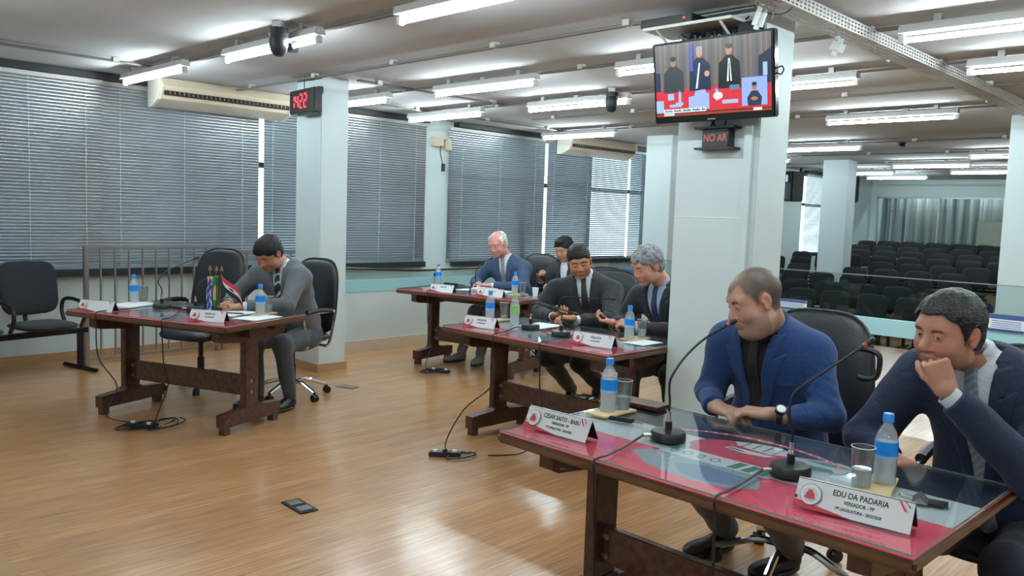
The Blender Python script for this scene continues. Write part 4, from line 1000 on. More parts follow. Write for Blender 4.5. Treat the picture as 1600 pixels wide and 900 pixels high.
def ellip(c, r, R=None):
    c = np.array(c, float); r = np.array(r, float); R = np.eye(3) if R is None else np.array(R)
    def f(x, y, z):
        x, y, z = x-c[0], y-c[1], z-c[2]
        u = x*R[0, 0]+y*R[1, 0]+z*R[2, 0]; v = x*R[0, 1]+y*R[1, 1]+z*R[2, 1]; w = x*R[0, 2]+y*R[1, 2]+z*R[2, 2]
        k0 = np.sqrt((u/r[0])**2+(v/r[1])**2+(w/r[2])**2); k1 = np.sqrt((u/r[0]**2)**2+(v/r[1]**2)**2+(w/r[2]**2)**2)+1e-6
        return k0*(k0-1)/k1
    e = np.abs(R)@r; return f, c-e, c+e
def rotm(rx=0, ry=0, rz=0):
    return np.array(Matrix.Rotation(rz, 3, 'Z')@Matrix.Rotation(ry, 3, 'Y')@Matrix.Rotation(rx, 3, 'X'))
def nets(F, lo, h, smooth=1):
    S = F < 0; n = np.array(F.shape)-1
    c = np.zeros(tuple(n), np.int8)
    for i in (0, 1):
        for j in (0, 1):
            for k in (0, 1): c += S[i:n[0]+i, j:n[1]+j, k:n[2]+k]
    idx = np.argwhere((c > 0) & (c < 8)); N = len(idx)
    acc = np.zeros((N, 3)); cnt = np.zeros(N)
    for ax in range(3):
        o = [a for a in range(3) if a != ax]
        for p in (0, 1):
            for q in (0, 1):
                A = idx.copy(); A[:, o[0]] += p; A[:, o[1]] += q; B = A.copy(); B[:, ax] += 1
                fa = F[tuple(A.T)]; fb = F[tuple(B.T)]; m = (fa < 0) != (fb < 0); t = np.zeros(N); t[m] = fa[m]/(fa[m]-fb[m])
                P = (A-idx).astype(float); P[:, ax] += t; acc[m] += P[m]; cnt += m
    V = lo+h*(idx+acc/np.maximum(cnt, 1)[:, None])
    ID = np.full(tuple(n), -1, np.int32); ID[tuple(idx.T)] = np.arange(N)
    Q = []
    for ax in range(3):
        o = [(ax+1) % 3, (ax+2) % 3]; sa = [slice(None)]*3; sb = [slice(None)]*3; sa[ax] = slice(0, -1); sb[ax] = slice(1, None)
        D = S[tuple(sa)] != S[tuple(sb)]; e = np.argwhere(D); e = e[(e[:, o[0]] > 0) & (e[:, o[1]] > 0) & (e[:, o[0]] < n[o[0]]) & (e[:, o[1]] < n[o[1]])]
        def cell(p, q):
            a = e.copy(); a[:, o[0]] -= p; a[:, o[1]] -= q; return ID[tuple(a.T)]
        q = np.stack([cell(0, 0), cell(1, 0), cell(1, 1), cell(0, 1)], 1); fl = ~S[tuple(e.T)]; q[fl] = q[fl][:, ::-1]; Q.append(q)
    Q = np.concatenate(Q); Q = Q[(Q >= 0).all(1)]
    for _ in range(smooth):
        a = np.zeros((N, 3)); w = np.zeros(N)
        for i in range(4):
            j = (i+1) % 4; np.add.at(a, Q[:, i], V[Q[:, j]]); np.add.at(w, Q[:, i], 1); np.add.at(a, Q[:, j], V[Q[:, i]]); np.add.at(w, Q[:, j], 1)
        V = V*.5+.5*a/np.maximum(w, 1)[:, None]
    return V, Q
def np_mesh(name, V, Q, m, parent, col=None, flip=False):
    me = bpy.data.meshes.new(name); n, f = len(V), len(Q)
    if flip: Q = Q[:, ::-1]
    me.vertices.add(n); me.vertices.foreach_set('co', V.astype(np.float32).ravel())
    me.loops.add(4*f); me.loops.foreach_set('vertex_index', Q.astype(np.int32).ravel())
    me.polygons.add(f); me.polygons.foreach_set('loop_start', np.arange(0, 4*f, 4, dtype=np.int32))
    try: me.polygons.foreach_set('loop_total', np.full(f, 4, np.int32))
    except Exception: pass
    me.update(calc_edges=True); me.polygons.foreach_set('use_smooth', np.ones(f, bool))
    if col is not None:
        a = me.color_attributes.new('Col', 'FLOAT_COLOR', 'POINT'); c = np.ones((n, 4), np.float32); c[:, :3] = col; a.data.foreach_set('color', c.ravel())
    me.materials.append(M[m] if isinstance(m, str) else m)
    o = bpy.data.objects.new(name, me); COL.objects.link(o); o.parent = parent
    return o
def wob(x, y, z, f, seed, n=5):
    r = np.random.RandomState(seed); s = 0
    for i in range(n):
        k = r.normal(size=3); k = k/np.linalg.norm(k)*f*(.6+.9*r.rand()); s = s+np.sin(x*k[0]+y*k[1]+z*k[2]+r.rand()*6.28)
    return s/n

# ------------------------------------------------------------------ hands
def hand(V, wr, d, pn, side, curls=(35, 38, 42, 48), spread=4, thumb=(35, 25), s=1.0, arm=None, prox=None):
    """wr wrist, d finger direction, pn palm normal (out of the palm), side=+1 if the thumb lies on d x pn"""
    wr = np.array(wr, float); d = nrm(d); pn = np.array(pn, float); pn = nrm(pn-d*(pn@d)); t = np.cross(d, pn)*side
    L = lambda a, b, c: wr+s*(a*t+b*d+c*pn)
    k = .009*s
    for (a, r0, r1) in ((.030, .0125, .0115), (.011, .0135, .012), (-.009, .0130, .0115), (-.027, .0115, .0105)):
        V.add(cone(L(a*.62, .008, 0), L(a, .090, -.002), r0*s*1.12, r1*s), k*1.4)
    V.add(cone(L(.020, .012, .006), L(.030, .045, .010), .016*s, .013*s), k*1.2)   # thumb pad
    V.add(cone(L(-.02, .02, .005), L(-.024, .06, .004), .013*s, .011*s), k)
    for i, (a, l, r) in enumerate(((.030, .078, .0092), (.010, .086, .0096), (-.010, .080, .0092), (-.028, .062, .0080))):
        c = math.radians(curls[i]); p0 = L(a, .088, 0); sp = math.radians(spread)*(1.5-i); dd = d*math.cos(sp)+t*math.sin(sp)
        ang = c*.8 if prox is None else math.radians(prox[i]); p = p0; seg = (.46, .30, .24); rr = r*s
        for q, fr in enumerate(seg):
            v = dd*math.cos(ang)+pn*math.sin(ang); e = p+v*l*fr*s; V.add(cone(p, e, rr*(1.06 if q else 1.1), rr*(.95 if q < 2 else .82)), .0035*s); p = e; rr *= .93; ang += c*(1.0 if q == 0 else .7)
    a0, a1 = map(math.radians, thumb); p = L(.026, .030, .008)
    v = nrm(t*math.sin(a0)+d*math.cos(a0)+pn*.35); e = p+v*.040*s; V.add(cone(p, e, .0125*s, .0108*s), .006*s)
    v2 = nrm(v*math.cos(a1)+(-t*.6+pn*.6)*math.sin(a1)+d*.1); e2 = e+v2*.030*s; V.add(cone(e, e2, .0108*s, .0098*s), .004*s)
    v3 = nrm(v2*math.cos(a1)+(-t*.7+pn*.3)*math.sin(a1)); V.add(cone(e2, e2+v3*.022*s, .0098*s, .0080*s), .003*s)
    if arm is not None: V.add(cone(wr+nrm(np.array(arm)-wr)*.10, wr+d*.012*s, .030*s, .0235*s), .012)

# ------------------------------------------------------------------ heads (local: x to the person's right, y forward, z up)
def head_vol(h, P, neck):
    lo = np.minimum(V3(-.105, -.125, -.15), neck-.075); hi = np.maximum(V3(.105, .135, .135), neck+.075)
    V = Vol(lo, hi, h); fat = P.get('fat', 0); lid = P.get('lid', .5)
    V.add(ellip((0, -.016, .038), (.077+.003*fat, .097, .086)), .02)
    V.add(ellip((0, .030, .000), (.066+.004*fat, .060, .088)), .03)
    V.add(ellip((0, .022, -.056), (.058+.010*fat, .058, .050)), .03)
    V.add(ellip((0, .066, -.096), (.024+.007*fat, .020, .016)), .03)
    for s in (-1, 1):
        V.add(ellip((s*.037, .052, -.030), (.030+.004*fat, .028, .028)), .025)
        V.add(ellip((s*(.045+.006*fat), .012, -.070), (.020+.008*fat, .040, .026)), .03)
        if fat > .4: V.add(ellip((s*.03, .03, -.095), (.035, .045, .028)), .03)
    V.add(cone((-.036, .074, .030), (.036, .074, .030), .014), .018)
    for s in (-1, 1):
        V.add(ellip((s*.031, .094, .006), (.019, .016, .013)), .016, sub=True)
    w = P.get('nose', 1.0)
    V.add(cone((0, .082, .018), (0, .101, -.022), .0085, .0115*w), .012)
    V.add(ellip((0, .1025, -.028), (.0125*w, .012, .0115)), .008)
    for s in (-1, 1):
        V.add(ellip((s*.0135*w, .091, -.033), (.0085*w, .012, .0085)), .006)
        V.add(ellip((s*.007, .098, -.041), (.0035, .005, .003)), .003, sub=True)
    V.add(ellip((0, .079, -.060), (.028, .018, .020)), .014)
    V.add(cone((-.017, .0885, -.0565), (.017, .0885, -.0565), .0050), .004); V.add(cone((-.006, .0935, -.0555), (.006, .0935, -.0555), .0052), .004)
    V.add(cone((-.015, .0880, -.0685), (.015, .0880, -.0685), .0060), .005)
    for x0, x1 in ((-.024, -.001), (.001, .024)): V.add(cone((x0, .0925-(.009 if x0 < -.01 else 0), -.0625), (x1, .0925-(.009 if x1 > .01 else 0), -.0625), .0020), .003, sub=True)
    V.add(ellip((0, .085, -.080), (.016, .006, .004)), .008, sub=True)
    for s in (-1, 1):
        V.add(cone((s*.018, .098, -.036), (s*.033, .080, -.062), .0012, .0016), .006, sub=True); V.add(cone((s*.020, .0905, -.008), (s*.040, .0835, -.010), .0010), .005, sub=True)
        # lids
        V.add(ellip((s*.031, .0755, .006), (.0155, .0150, .0135)), .004)
        if lid > .2:
            o = .0062*lid; V.add(ellip((s*.031, .094, .0048), (.0130, .012, o)), .0012, sub=True)
        else: V.add(cone((s*.020, .0915, .0015), (s*.042, .0865, .0015), .0011), .001, sub=True)
        V.add(cone((s*.019, .0885, .0115), (s*.043, .083, .0125), .0012), .002, sub=True)
        # ears
        R = rotm(.18, 0, s*.35)
        V.add(ellip((s*(.079+.004*fat), -.010, .0), (.0080, .0175, .0285), R), .006)
        V.add(ellip((s*(.087+.004*fat), -.005, .005), (.005, .010, .019), R), .004, sub=True)
        V.add(ellip((s*(.080+.004*fat), -.004, -.024), (.007, .010, .011)), .006)
        V.add(ellip((s*(.079+.004*fat), .006, -.002), (.006, .006, .008)), .005)
    r = .051+.012*fat
    V.add(cone((0, -.022, -.045), neck, r*.98, r*1.08), .03)
    if fat > .4: V.add(ellip((0, .030, -.108), (.055, .045, .028)), .03)
    return V
def skin_cols(V, P):
    x, y, z = V.T; n = len(V); skin = np.array(srgb(*P['skin'])); c = np.tile(skin, (n, 1))
    def mix(m, rgb): m = np.clip(m, 0, 1)[:, None]; c[:] = c*(1-m)+np.array(srgb(*rgb))*m
    sk = P['skin']; red = (min(255, sk[0]+8), sk[1]*.86, sk[2]*.84)
    for s in (-1, 1): mix(.5*np.exp(-(((x-s*.042)/.022)**2+((z+.030)/.02)**2))*(y > .02), red)
    mix(.5*np.exp(-((x/.016)**2+((z+.030)/.014)**2))*(y > .08), red)
    mix(.55*(np.abs(x) > .073)*(np.abs(z) < .04)*(y < .03), red)
    if P.get('beard'): mix(P['beard'][1]*np.clip((-.034-z)/.014, 0, 1)*(y > .0)*np.clip((z+.15)/.03, 0, 1)*(1-np.exp(-((x/.022)**2+((z+.0625)/.011)**2)**2)), P['beard'][0])
    lip = ((x/.024)**2+((z+.0625)/.0105)**2) < 1
    mix(.55*(lip & (y > .082)), P.get('lip', (sk[0]*.84, sk[1]*.68, sk[2]*.68)))
    for s in (-1, 1):
        u = (x*s-.032)/.0185; zz = z-(.0265-.004*u*u+.001*u); mix(.95*np.exp(-(zz/.0042)**2)*np.clip((1-np.abs(u))*4, 0, 1)*(y > .05), P.get('brow', (30, 24, 22)))
        e = ((x*s-.031)/.0125)**2; mix(.7*(e < 1)*np.exp(-((z-(.0045+.0046*P.get('lid', .5)*np.sqrt(np.clip(1-e, 0, 1))))/.0014)**2)*(y > .07), (36, 24, 22))
    if P.get('hair') or P.get('buzz'):
        k = scalp(x, y, z, P); hc = P.get('haircol', (24, 22, 22)); a = np.clip(k/P.get('feather', .006)+.5, 0, 1)*P.get('buzz', .85)
        a = a*(1-P.get('thin', 0)*np.exp(-((x/.05)**2+((y-.05)/.05)**2+((z-.10)/.05)**2))); a = a*np.clip(.95+.12*wob(x, y, z, 900, 2, 8), 0, 1)
        if P.get('bald'): a = a*np.clip((np.sqrt((x/.072)**2+((y-.03)/.098)**2+((z-.115)/.062)**2)-1)*6, 0, 1)
        mix(a, hc)
    return c
def scalp(x, y, z, P, t=0):
    # positive where hair grows
    hl = P.get('hairline', .070); ax = np.abs(x)
    n = P.get('edge', .003)*wob(x, y, z, 170, 8, 6)
    line = hl-np.clip(ax-.032, 0, 1)*.60+P.get('recess', .010)*np.exp(-((ax-.044)/.016)**2)*1.2+n
    keep = smax(P.get('side', .024)+.34*np.clip(z, -.05, .08)-y+n+0*x, z-line, .012)
    low = z-P.get('sideburn', -.010)+np.clip((-.014-y)*2.2, 0, P.get('nape', .046))+n
    ear = (np.sqrt(((y+.007)/.021)**2+((z+.002)/.034)**2)-1)*.024+np.where(ax > .055, 0, 1)
    return np.minimum(np.minimum(keep, low), ear)
def hair_vol(h, P):
    st = P['hair']; V = Vol((-.115, -.14, -.11), (.115, .125, .155), h); t = P.get('hairt', .010); fat = P.get('fat', 0)
    f, lo, hi = ellip((0, -.016, .038), (.077+.003*fat+t, .097+t, .086+t)); V.add((f, lo, hi), .0)
    V.add(ellip((0, .022, .045), (.066+t, .062+t*.8, .055+t)), .02)
    V.add(ellip((0, -.05, -.02), (.062+t, .055+t*.8, .06)), .02)
    if P.get('quiff'): V.add(ellip((0, .045, .105), (.055, .04, .022)), .02)
    x, y, z = V.full(); F = V.F
    D = smax(F, -scalp(x, y, z, P, t)*.8, .003)
    if P.get('bald'):
        b = np.sqrt((x/.072)**2+((y-.03)/.098)**2+((z-.115)/.062)**2)-1; D = smax(D, -b*.06, .01)
    nf, na = P.get('hnoise', (90, .0022)); D = D+na*wob(x, y, z, nf, 3, 7)+na*.5*wob(x, y, z, nf*2.2, 5, 6)
    V.F = D.astype(np.float32); return V
def eye_mesh(parent, Mx, s, gaze, scale):
    c = Mx@Vector((s*.031, .0765, .0052)); n, m = 24, 16; vs = []; fs = []; cols = []
    g = (Mx.to_3x3()@Vector(gaze)).normalized(); R = axis_mat(g); r = .0120*scale
    for j in range(m+1):
        ph = math.pi*j/m
        for i in range(n):
            th = 2*math.pi*i/n; vs.append(tuple(c+R@Vector((math.sin(ph)*math.cos(th), math.sin(ph)*math.sin(th), math.cos(ph)))*r))
            a = ph; cols.append((*srgb(*((12, 8, 8) if a < .30 else ((52, 34, 24) if a < .62 else (222, 214, 208)))), 1))
    for j in range(m):
        for i in range(n): fs.append((j*n+i, (j+1)*n+i, (j+1)*n+(i+1) % n, j*n+(i+1) % n))
    me = bpy.data.meshes.new('eye'); me.from_pydata(vs, [], fs); a = me.color_attributes.new('Col', 'FLOAT_COLOR', 'POINT'); a.data.foreach_set('color', [q for k in cols for q in k])
    me.materials.append(M['eyemat']); me.polygons.foreach_set('use_smooth', [True]*len(me.polygons)); o = bpy.data.objects.new('eye', me); COL.objects.link(o); o.parent = parent
M['eyemat'] = mat_attr('eye', .12, coat=.5)
M['skin'] = mat_attr('skin', .48, sss=.10, bump=.12, bscale=350, spec=.4, noise=.05)
# ------------------------------------------------------------------ a seated person
def person(P):
    J = {k: np.array(v, float) for k, v in P['J'].items()}
    o = thing('person', P['label'], 'person', (0, 0, 0))
    hs = P.get('hs', 1.0); hc = J['head']; hf = nrm(P['look']); hu = np.array(P.get('hup', (0, 0, 1)), float); hr = nrm(np.cross(hf, hu)); hu = np.cross(hr, hf)
    Mx = Matrix([[hr[i]*hs, hf[i]*hs, hu[i]*hs, hc[i]] for i in range(3)]+[[0, 0, 0, 1]])
    Mi = np.linalg.inv(np.array(Mx)); A = np.array(Mx)
    tow = lambda V: V@A[:3, :3].T+A[:3, 3]
    N, Pv = J['neck'], J['pelvis']
    nl = Mi[:3, :3]@(N+(N-Pv)*-.03)+Mi[:3, 3]
    h = P.get('res', .003)
    HV = head_vol(h, P, nl); hv, hq = HV.mesh(1); col = skin_cols(hv, P); Vs = [tow(hv)]; Qs = [hq]; Cs = [col]; base = len(hv)
    sk = np.array(srgb(*P['skin'])); hk = np.array(srgb(*P.get('handskin', P['skin'])))
    def addm(v, q, c):
        nonlocal base
        Vs.append(v); Qs.append(q+base); Cs.append(np.tile(c, (len(v), 1))); base += len(v)
    for H in P['hands']:
        wr = np.array(H['wr']); HVv = Vol(wr-.23, wr+.23, max(h*.9, .0026)); kw = {k: v for k, v in H.items() if k not in ('wr', 'd', 'pn', 'side')}
        hand(HVv, H['wr'], H['d'], H['pn'], H['side'], **kw); v, q = HVv.mesh(1); addm(v, q, hk)
    # torso frame
    w = P.get('w', 1.0); belly = P.get('belly', 0)
    u = nrm(N-Pv); r = nrm(np.cross(P['front'], u)); f = np.cross(u, r); TLn = np.linalg.norm(N-Pv)
    sR, sL = J['shR'], J['shL']
    # common field on the clothing grid
    pts = np.array([Pv, N, sR, sL, J['elR'], J['elL'], J['wrR'], J['wrL'], J['kneeR'], J['kneeL']])
    arms = [(sR, J['elR'], J['wrR']), (sL, J['elL'], J['wrL'])]
    allp = np.array([Pv, N, sR, sL, J['elR'], J['elL'], J['wrR'], J['wrL']])
    lo = allp.min(0)-.20*w; hi = allp.max(0)+.16; hi[2] = N[2]+.10; lo[2] = Pv[2]-.16
    ch = P.get('cres', .0065)
    G = Vol(lo, hi, ch); x, y, z = G.full()
    lx = (x-Pv[0])*r[0]+(y-Pv[1])*r[1]+(z-Pv[2])*r[2]; ly = (x-Pv[0])*f[0]+(y-Pv[1])*f[1]+(z-Pv[2])*f[2]; lz = (x-Pv[0])*u[0]+(y-Pv[1])*u[1]+(z-Pv[2])*u[2]
    def tor(z0, z1, r0, r1, k=1.42, yc=0.0):
        t = np.clip((lz-z0)/(z1-z0), 0, 1); return (np.sqrt(lx**2+((ly-yc)*k)**2+(lz-z0-(z1-z0)*t)**2)-(r0+(r1-r0)*t))*.82
    T0 = smin(tor(-.02, .16, .185*w, .172*w), tor(.16, TLn-.17, .172*w, .185*w), .05)
    cy = .02+.05*belly
    T0 = smin(T0, (np.sqrt((lx/(.165*w))**2+((ly-cy)/(.135+.045*belly))**2+((lz-.14)/.20)**2)-1)*.12, .06)
    shc = [np.array(v) for v in (sR, sL)]
    def cf(a, b, r1, r2=None): return cone(a, b, r1, r2)[0](x, y, z)
    sr = P.get('shr', .066)
    yoke = smin(cf(N-u*.035, shc[0]-u*.005, .068, sr), cf(N-u*.035, shc[1]-u*.005, .068, sr), .05)
    yoke = smin(yoke, smin(cf(N-u*.15, shc[0]-u*.05, .10, .075), cf(N-u*.15, shc[1]-u*.05, .10, .075), .06), .06)
    T0 = smin(T0, yoke, .06)
    sid = P.get('seed', 1)
    AR = None
    for i, (s_, e_, w_) in enumerate(arms):
        ar = P.get('armr', 1.0)
        a = smin(cf(s_, e_, .072*ar, .057*ar), cf(e_, w_, .057*ar, .041*ar), .03)
        de = np.sqrt((x-e_[0])**2+(y-e_[1])**2+(z-e_[2])**2); ax = nrm(nrm(s_-e_)-nrm(w_-e_)+1e-6)
        g = np.exp(-(de/.11)**2); q_ = (x*ax[0]+y*ax[1]+z*ax[2]); a = a+g*.006*(np.abs(np.sin(q_*55+3.2*wob(x, y, z, 20, sid+i, 4)))-.5)
        t = (x-w_[0])*nrm(w_-e_)[0]+(y-w_[1])*nrm(w_-e_)[1]+(z-w_[2])*nrm(w_-e_)[2]; a = smax(a, t+.012, .004)
        AR = a if AR is None else np.minimum(AR, a)
    fold = .004*wob(x, y, z, 26, sid+3, 5)+.0022*wob(x, y, z, 60, sid+4, 5)
    fold = fold+.010*(np.abs(wob(x, y, z, 19, sid+5, 4))-.25)
    body = smin(T0, AR, .03)*0+T0+fold
    cz0_ = lambda X, Y, Z: (X-N[0])*u[0]+(Y-N[1])*u[1]+(Z-N[2])*u[2]
    neckd = cone(N-u*.10, N+(hc-N)*.6, .072+.012*P.get('fat', 0), .064+.012*P.get('fat', 0))[0](x, y, z)
    jz = P.get('button', .20); top = TLn+.02
    hw = P.get('open', .062)*np.clip((lz-jz)/(top-jz), 0, 1)
    off = P.get('opoff', 0)*1.0
    wedge = np.maximum(np.abs(lx-off*0)-hw, -ly-.0)                       # negative inside opening
    below = (jz-lz)*.9; skirt = P.get('skirt', .05); w2 = np.abs(lx)-np.clip((jz-lz)*.55, 0, skirt)
    wedge = np.where(lz < jz, np.maximum(w2, -ly), wedge)
    front = ly > 0
    # lapel
    tl = np.clip((lz-jz)/(top-jz), 0, 1); lw = .012+.062*tl; lap = (np.abs(lx) > hw-.001) & (np.abs(lx) < hw+lw*np.where(tl > .80, .55, 1)) & front & (lz > jz+.02)
    nt = (tl > .735) & (tl < .775) & (np.abs(lx) > hw+.022+.0*tl) & lap
    sm = lambda m: m.astype(np.float32)
    jk = body-.0035
    pocket = (np.abs(lx-(-.105)) < .042) & (np.abs(lz-(TLn-.19)) < .007) & front; jk = jk-.003*sm(pocket)
    seam = np.exp(-(np.where(front, lx, 9)/.004)**2)*sm(lz < jz)*.004
    J_ = smax(jk, -wedge, .004); J_ = smax(J_, -(neckd-.004), .006); J_ = np.maximum(J_, P.get('hem', -.10)-lz-.25*np.clip(-ly, 0, .1)); J_ = smin(J_+0, AR+fold-.003, .028)
    cr_ = np.maximum(np.maximum(neckd-.017, .002-neckd), np.maximum(np.abs(cz0_(x, y, z)-.012+.25*ly)-.022, ly-.055)); J_ = smin(J_, cr_, .008)
    lap2 = J_+seam; v, q = nets(lap2.astype(np.float32), G.lo, ch, 1); np_mesh('jacket', v, q, P['jacket'], o)
    m_ = np.maximum(np.maximum(hw-.003-np.abs(lx), (np.abs(lx)-hw-.012-.058*np.clip(tl*1.15, 0, 1))*.85), np.maximum(.012-ly, jz+.015-lz)); m_ = np.maximum(m_, tl*(top-jz)+jz-TLn-.005)
    nz_ = TLn-.085; q_ = np.abs(lz-nz_-.45*(np.abs(lx)-hw)); ncut = np.maximum(.0045-q_, 0)*(np.abs(lx) > hw+.026)
    up_ = (lz > nz_+.45*(np.abs(lx)-hw)); m_ = np.maximum(m_, np.where(up_, np.abs(lx)-hw-.040, -1)); m_ = np.maximum(m_, np.where(ncut > 0, ncut, -1))
    LP = np.maximum(np.maximum(np.maximum(body-.0120, -(body+.004)), m_), .001-neckd*1.0); v, q = nets(LP.astype(np.float32), G.lo, ch, 1); np_mesh('lapels', v, q, P['jacket'], o)
    # shirt and tie
    sh = smax(T0+.006+fold*.4, -(lz+.05), .01); col1 = cone(N-u*.03-(hc-N)*.1+f*.0, N+nrm(hc-N-f*.02)*P.get('collar', .045), .070+.012*P.get('fat', 0), .059+.012*P.get('fat', 0))[0](x, y, z)
    gx = hc[0]-N[0]; cz = (x-N[0])*u[0]+(y-N[1])*u[1]+(z-N[2])*u[2]; cyl = smax(col1, cz-P.get('collar', .045)+.1*0, .003)
    vee = (np.abs(lx)-np.clip((cz-.005)*.5, 0, .05)); cyl = np.maximum(cyl, np.where((ly > .02) & (cz > .005), -vee, -1))
    wing = np.maximum(np.maximum(col1-.005, np.abs(np.abs(lx)-.030)-.020), np.maximum(np.abs(cz+.004)-.020, -ly+.0)); cyl = np.minimum(cyl, wing)
    S_ = np.minimum(sh, cyl)
    cz0 = lambda V: None
    v, q = nets(S_.astype(np.float32), G.lo, ch, 1); np_mesh('shirt', v, q, P['shirt'], o)
    if P.get('tie'):
        kz = TLn-.012+P.get('knot', 0); tw = .017+.022*np.clip((kz-lz)/.30, 0, 1); D = np.maximum(np.maximum(sh-.011, np.abs(lx)-tw), np.maximum(lz-kz, P.get('tieend', .02)-lz)); D = np.maximum(D, -ly)
        kc = Pv+u*(kz+.006)+f*0.0
        # knot placed on the front of the collar
        zz = np.abs(lz-kz-.004); kn = np.maximum(np.maximum(np.minimum(col1, sh)-.015, np.abs(lx)-.018+.25*(kz+.03-lz)*.2), np.maximum(zz-.022, -ly)); D = smin(D, kn, .004)
        v, q = nets(D.astype(np.float32), G.lo, ch, 1); np_mesh('tie', v, q, P['tie'], o)
    for k_, (s_, e_, w_) in enumerate(arms):
        if P.get('cuff', True):
            dd = nrm(w_-e_); MB().lathe([(.030, -.03), (.031, .012), (.034, .012), (.034, -.03)], 20, Vector(w_+dd*.004), axis_mat(dd)).build('shirt_cuff', P['shirt'], o)
    # trousers
    kR, kL, aR, aL = J['kneeR'], J['kneeL'], J['ankR'], J['ankL']; hp = .095*w
    hR, hL = Pv+r*hp-u*.02, Pv-r*hp-u*.02; tr = P.get('thigh', 1.0)
    pp = np.array([Pv, kR, kL, aR, aL]); Tv = Vol(pp.min(0)-.2, pp.max(0)+.18, .009)
    Tv.add(ellip(Pv-u*.0, (.17*w, .17*w, .12)), .03); Tv.add(cone(Pv, Pv+u*.12, .15*w, .14*w), .04)
    for a_, k_, n_ in ((hR, kR, aR), (hL, kL, aL)):
        Tv.add(cone(a_, k_, .098*tr, .072*tr), .05); Tv.add(cone(k_, n_, .070*tr, .050*tr), .04)
    X, Y, Z = Tv.full(); Tv.F = Tv.F+.004*wob(X, Y, Z, 30, sid+9, 5).astype(np.float32)+.003*wob(X, Y, Z, 70, sid+10, 4).astype(np.float32)
    for n_, k_ in ((aR, kR), (aL, kL)):
        pass
    v, q = Tv.mesh(1); np_mesh('trousers', v, q, P['trousers'], o)
    # inner body so that the figure stays one continuous form under the clothes
    Bv = Vol(np.minimum(lo, pp.min(0)-.1), np.maximum(hi, pp.max(0)+.12), .014)
    Bv.add(cone(Pv, N-u*.14, .085, .085), .05); Bv.add(cone(N-u*.1, sR, .05, .04), .04); Bv.add(cone(N-u*.1, sL, .05, .04), .04); Bv.add(cone(N-u*.12, N+(hc-N)*.25, .05, .05), .04)
    for s_, e_, w_ in arms: Bv.add(cone(s_, e_, .042, .034), .03); Bv.add(cone(e_, w_, .034, .026), .03)
    for a_, k_, n_ in ((hR, kR, aR), (hL, kL, aL)): Bv.add(cone(a_, k_, .055, .045), .03); Bv.add(cone(k_, n_, .044, .030), .03)
    v, q = Bv.mesh(1); addm(v, q, sk)
    np_mesh('body', np.concatenate(Vs), np.concatenate(Qs), 'skin', o, np.concatenate(Cs))
    # shoes
    for n_, t_ in ((aR, J['toeR']), (aL, J['toeL'])):
        n_, t_ = np.array(n_), np.array(t_); d = t_-n_; d[2] = 0; d = nrm(d); he = np.array([n_[0], n_[1], 0])-d*.05; L = .29; sx = np.cross(d, (0, 0, 1))
        lift = P.get('lift', 0); base_ = np.array([0, 0, n_[2]-.10])
        Sv = Vol(np.minimum(he, he+d*L)-.07+base_, np.maximum(he, he+d*L)+.07+base_+V3(0, 0, .09), .005)
        Sv.add(ellip(he+d*.075+V3(0, 0, .045)+base_, (.085, .040, .048), np.stack([d, sx, V3(0, 0, 1)], 1)), .01)
        Sv.add(ellip(he+d*.185+V3(0, 0, .034)+base_, (.11, .047, .034), np.stack([d, sx, V3(0, 0, 1)], 1)), .03)
        Sv.add(cone(he+d*.05+V3(0, 0, .05)+base_, he+d*.05+V3(0, 0, .10)+base_, .042, .042), .02)
        X, Y, Z = Sv.full(); ou = (np.sqrt((((X-he[0])*d[0]+(Y-he[1])*d[1]-.145)/.150)**2+(((X-he[0])*sx[0]+(Y-he[1])*sx[1])/.052)**2)-1)*.05
        so = np.maximum(ou, np.abs(Z-.011-base_[2])-.010); Sv.F = np.maximum(Sv.F, .004+base_[2]-Z+0*X)
        v, q = Sv.mesh(1); sho = np_mesh('shoe', v, q, P.get('shoe', 'shoeblack'), o); v, q = nets(so.astype(np.float32), Sv.lo, .005, 1); np_mesh('sole', v, q, P.get('sole', 'black'), sho)
    # hair, eyes
    if P.get('hair'):
        Hh = hair_vol(max(h, .0028), P); v, q = Hh.mesh(P.get('hsm', 1)); np_mesh('hair', tow(v), q, P['hair'], o)
    if P.get('lid', .5) > .2:
        for s in (-1, 1): eye_mesh(o, Mx, s, P.get('gaze', (0, 1, 0)), hs)
    return o, Mx
def cloth(name, rgb, **k): M[name] = folds(mat(name, rgb, k.pop('rough', .85), bump=.25, bscale=420, sheen=k.pop('sheen', .10), **k)); return name
M['shoeblack'] = mat('black shoe leather', (22, 20, 20), .35); M['shoebrown'] = mat('dark brown shoe leather', (40, 30, 26), .45); M['shoegrey'] = mat('grey shoe', (110, 112, 114), .7)
cloth('suitblue', (22, 56, 106)); cloth('suitnavy', (18, 31, 60)); cloth('suitgrey', (92, 96, 102), noise=.10); cloth('suitblack', (34, 37, 43)); cloth('suitdark', (30, 34, 42)); cloth('suitcheck', (50, 72, 104), noise=.18, nscale=60)
cloth('shirtwhite', (214, 220, 226)); cloth('shirtblue', (160, 176, 204)); cloth('shirtblack', (20, 20, 22)); cloth('trgrey', (92, 100, 112)); cloth('trlight', (128, 128, 132), noise=.2); cloth('trblack', (24, 26, 30)); cloth('trnavy', (20, 26, 44)); cloth('trcharcoal', (62, 65, 72))
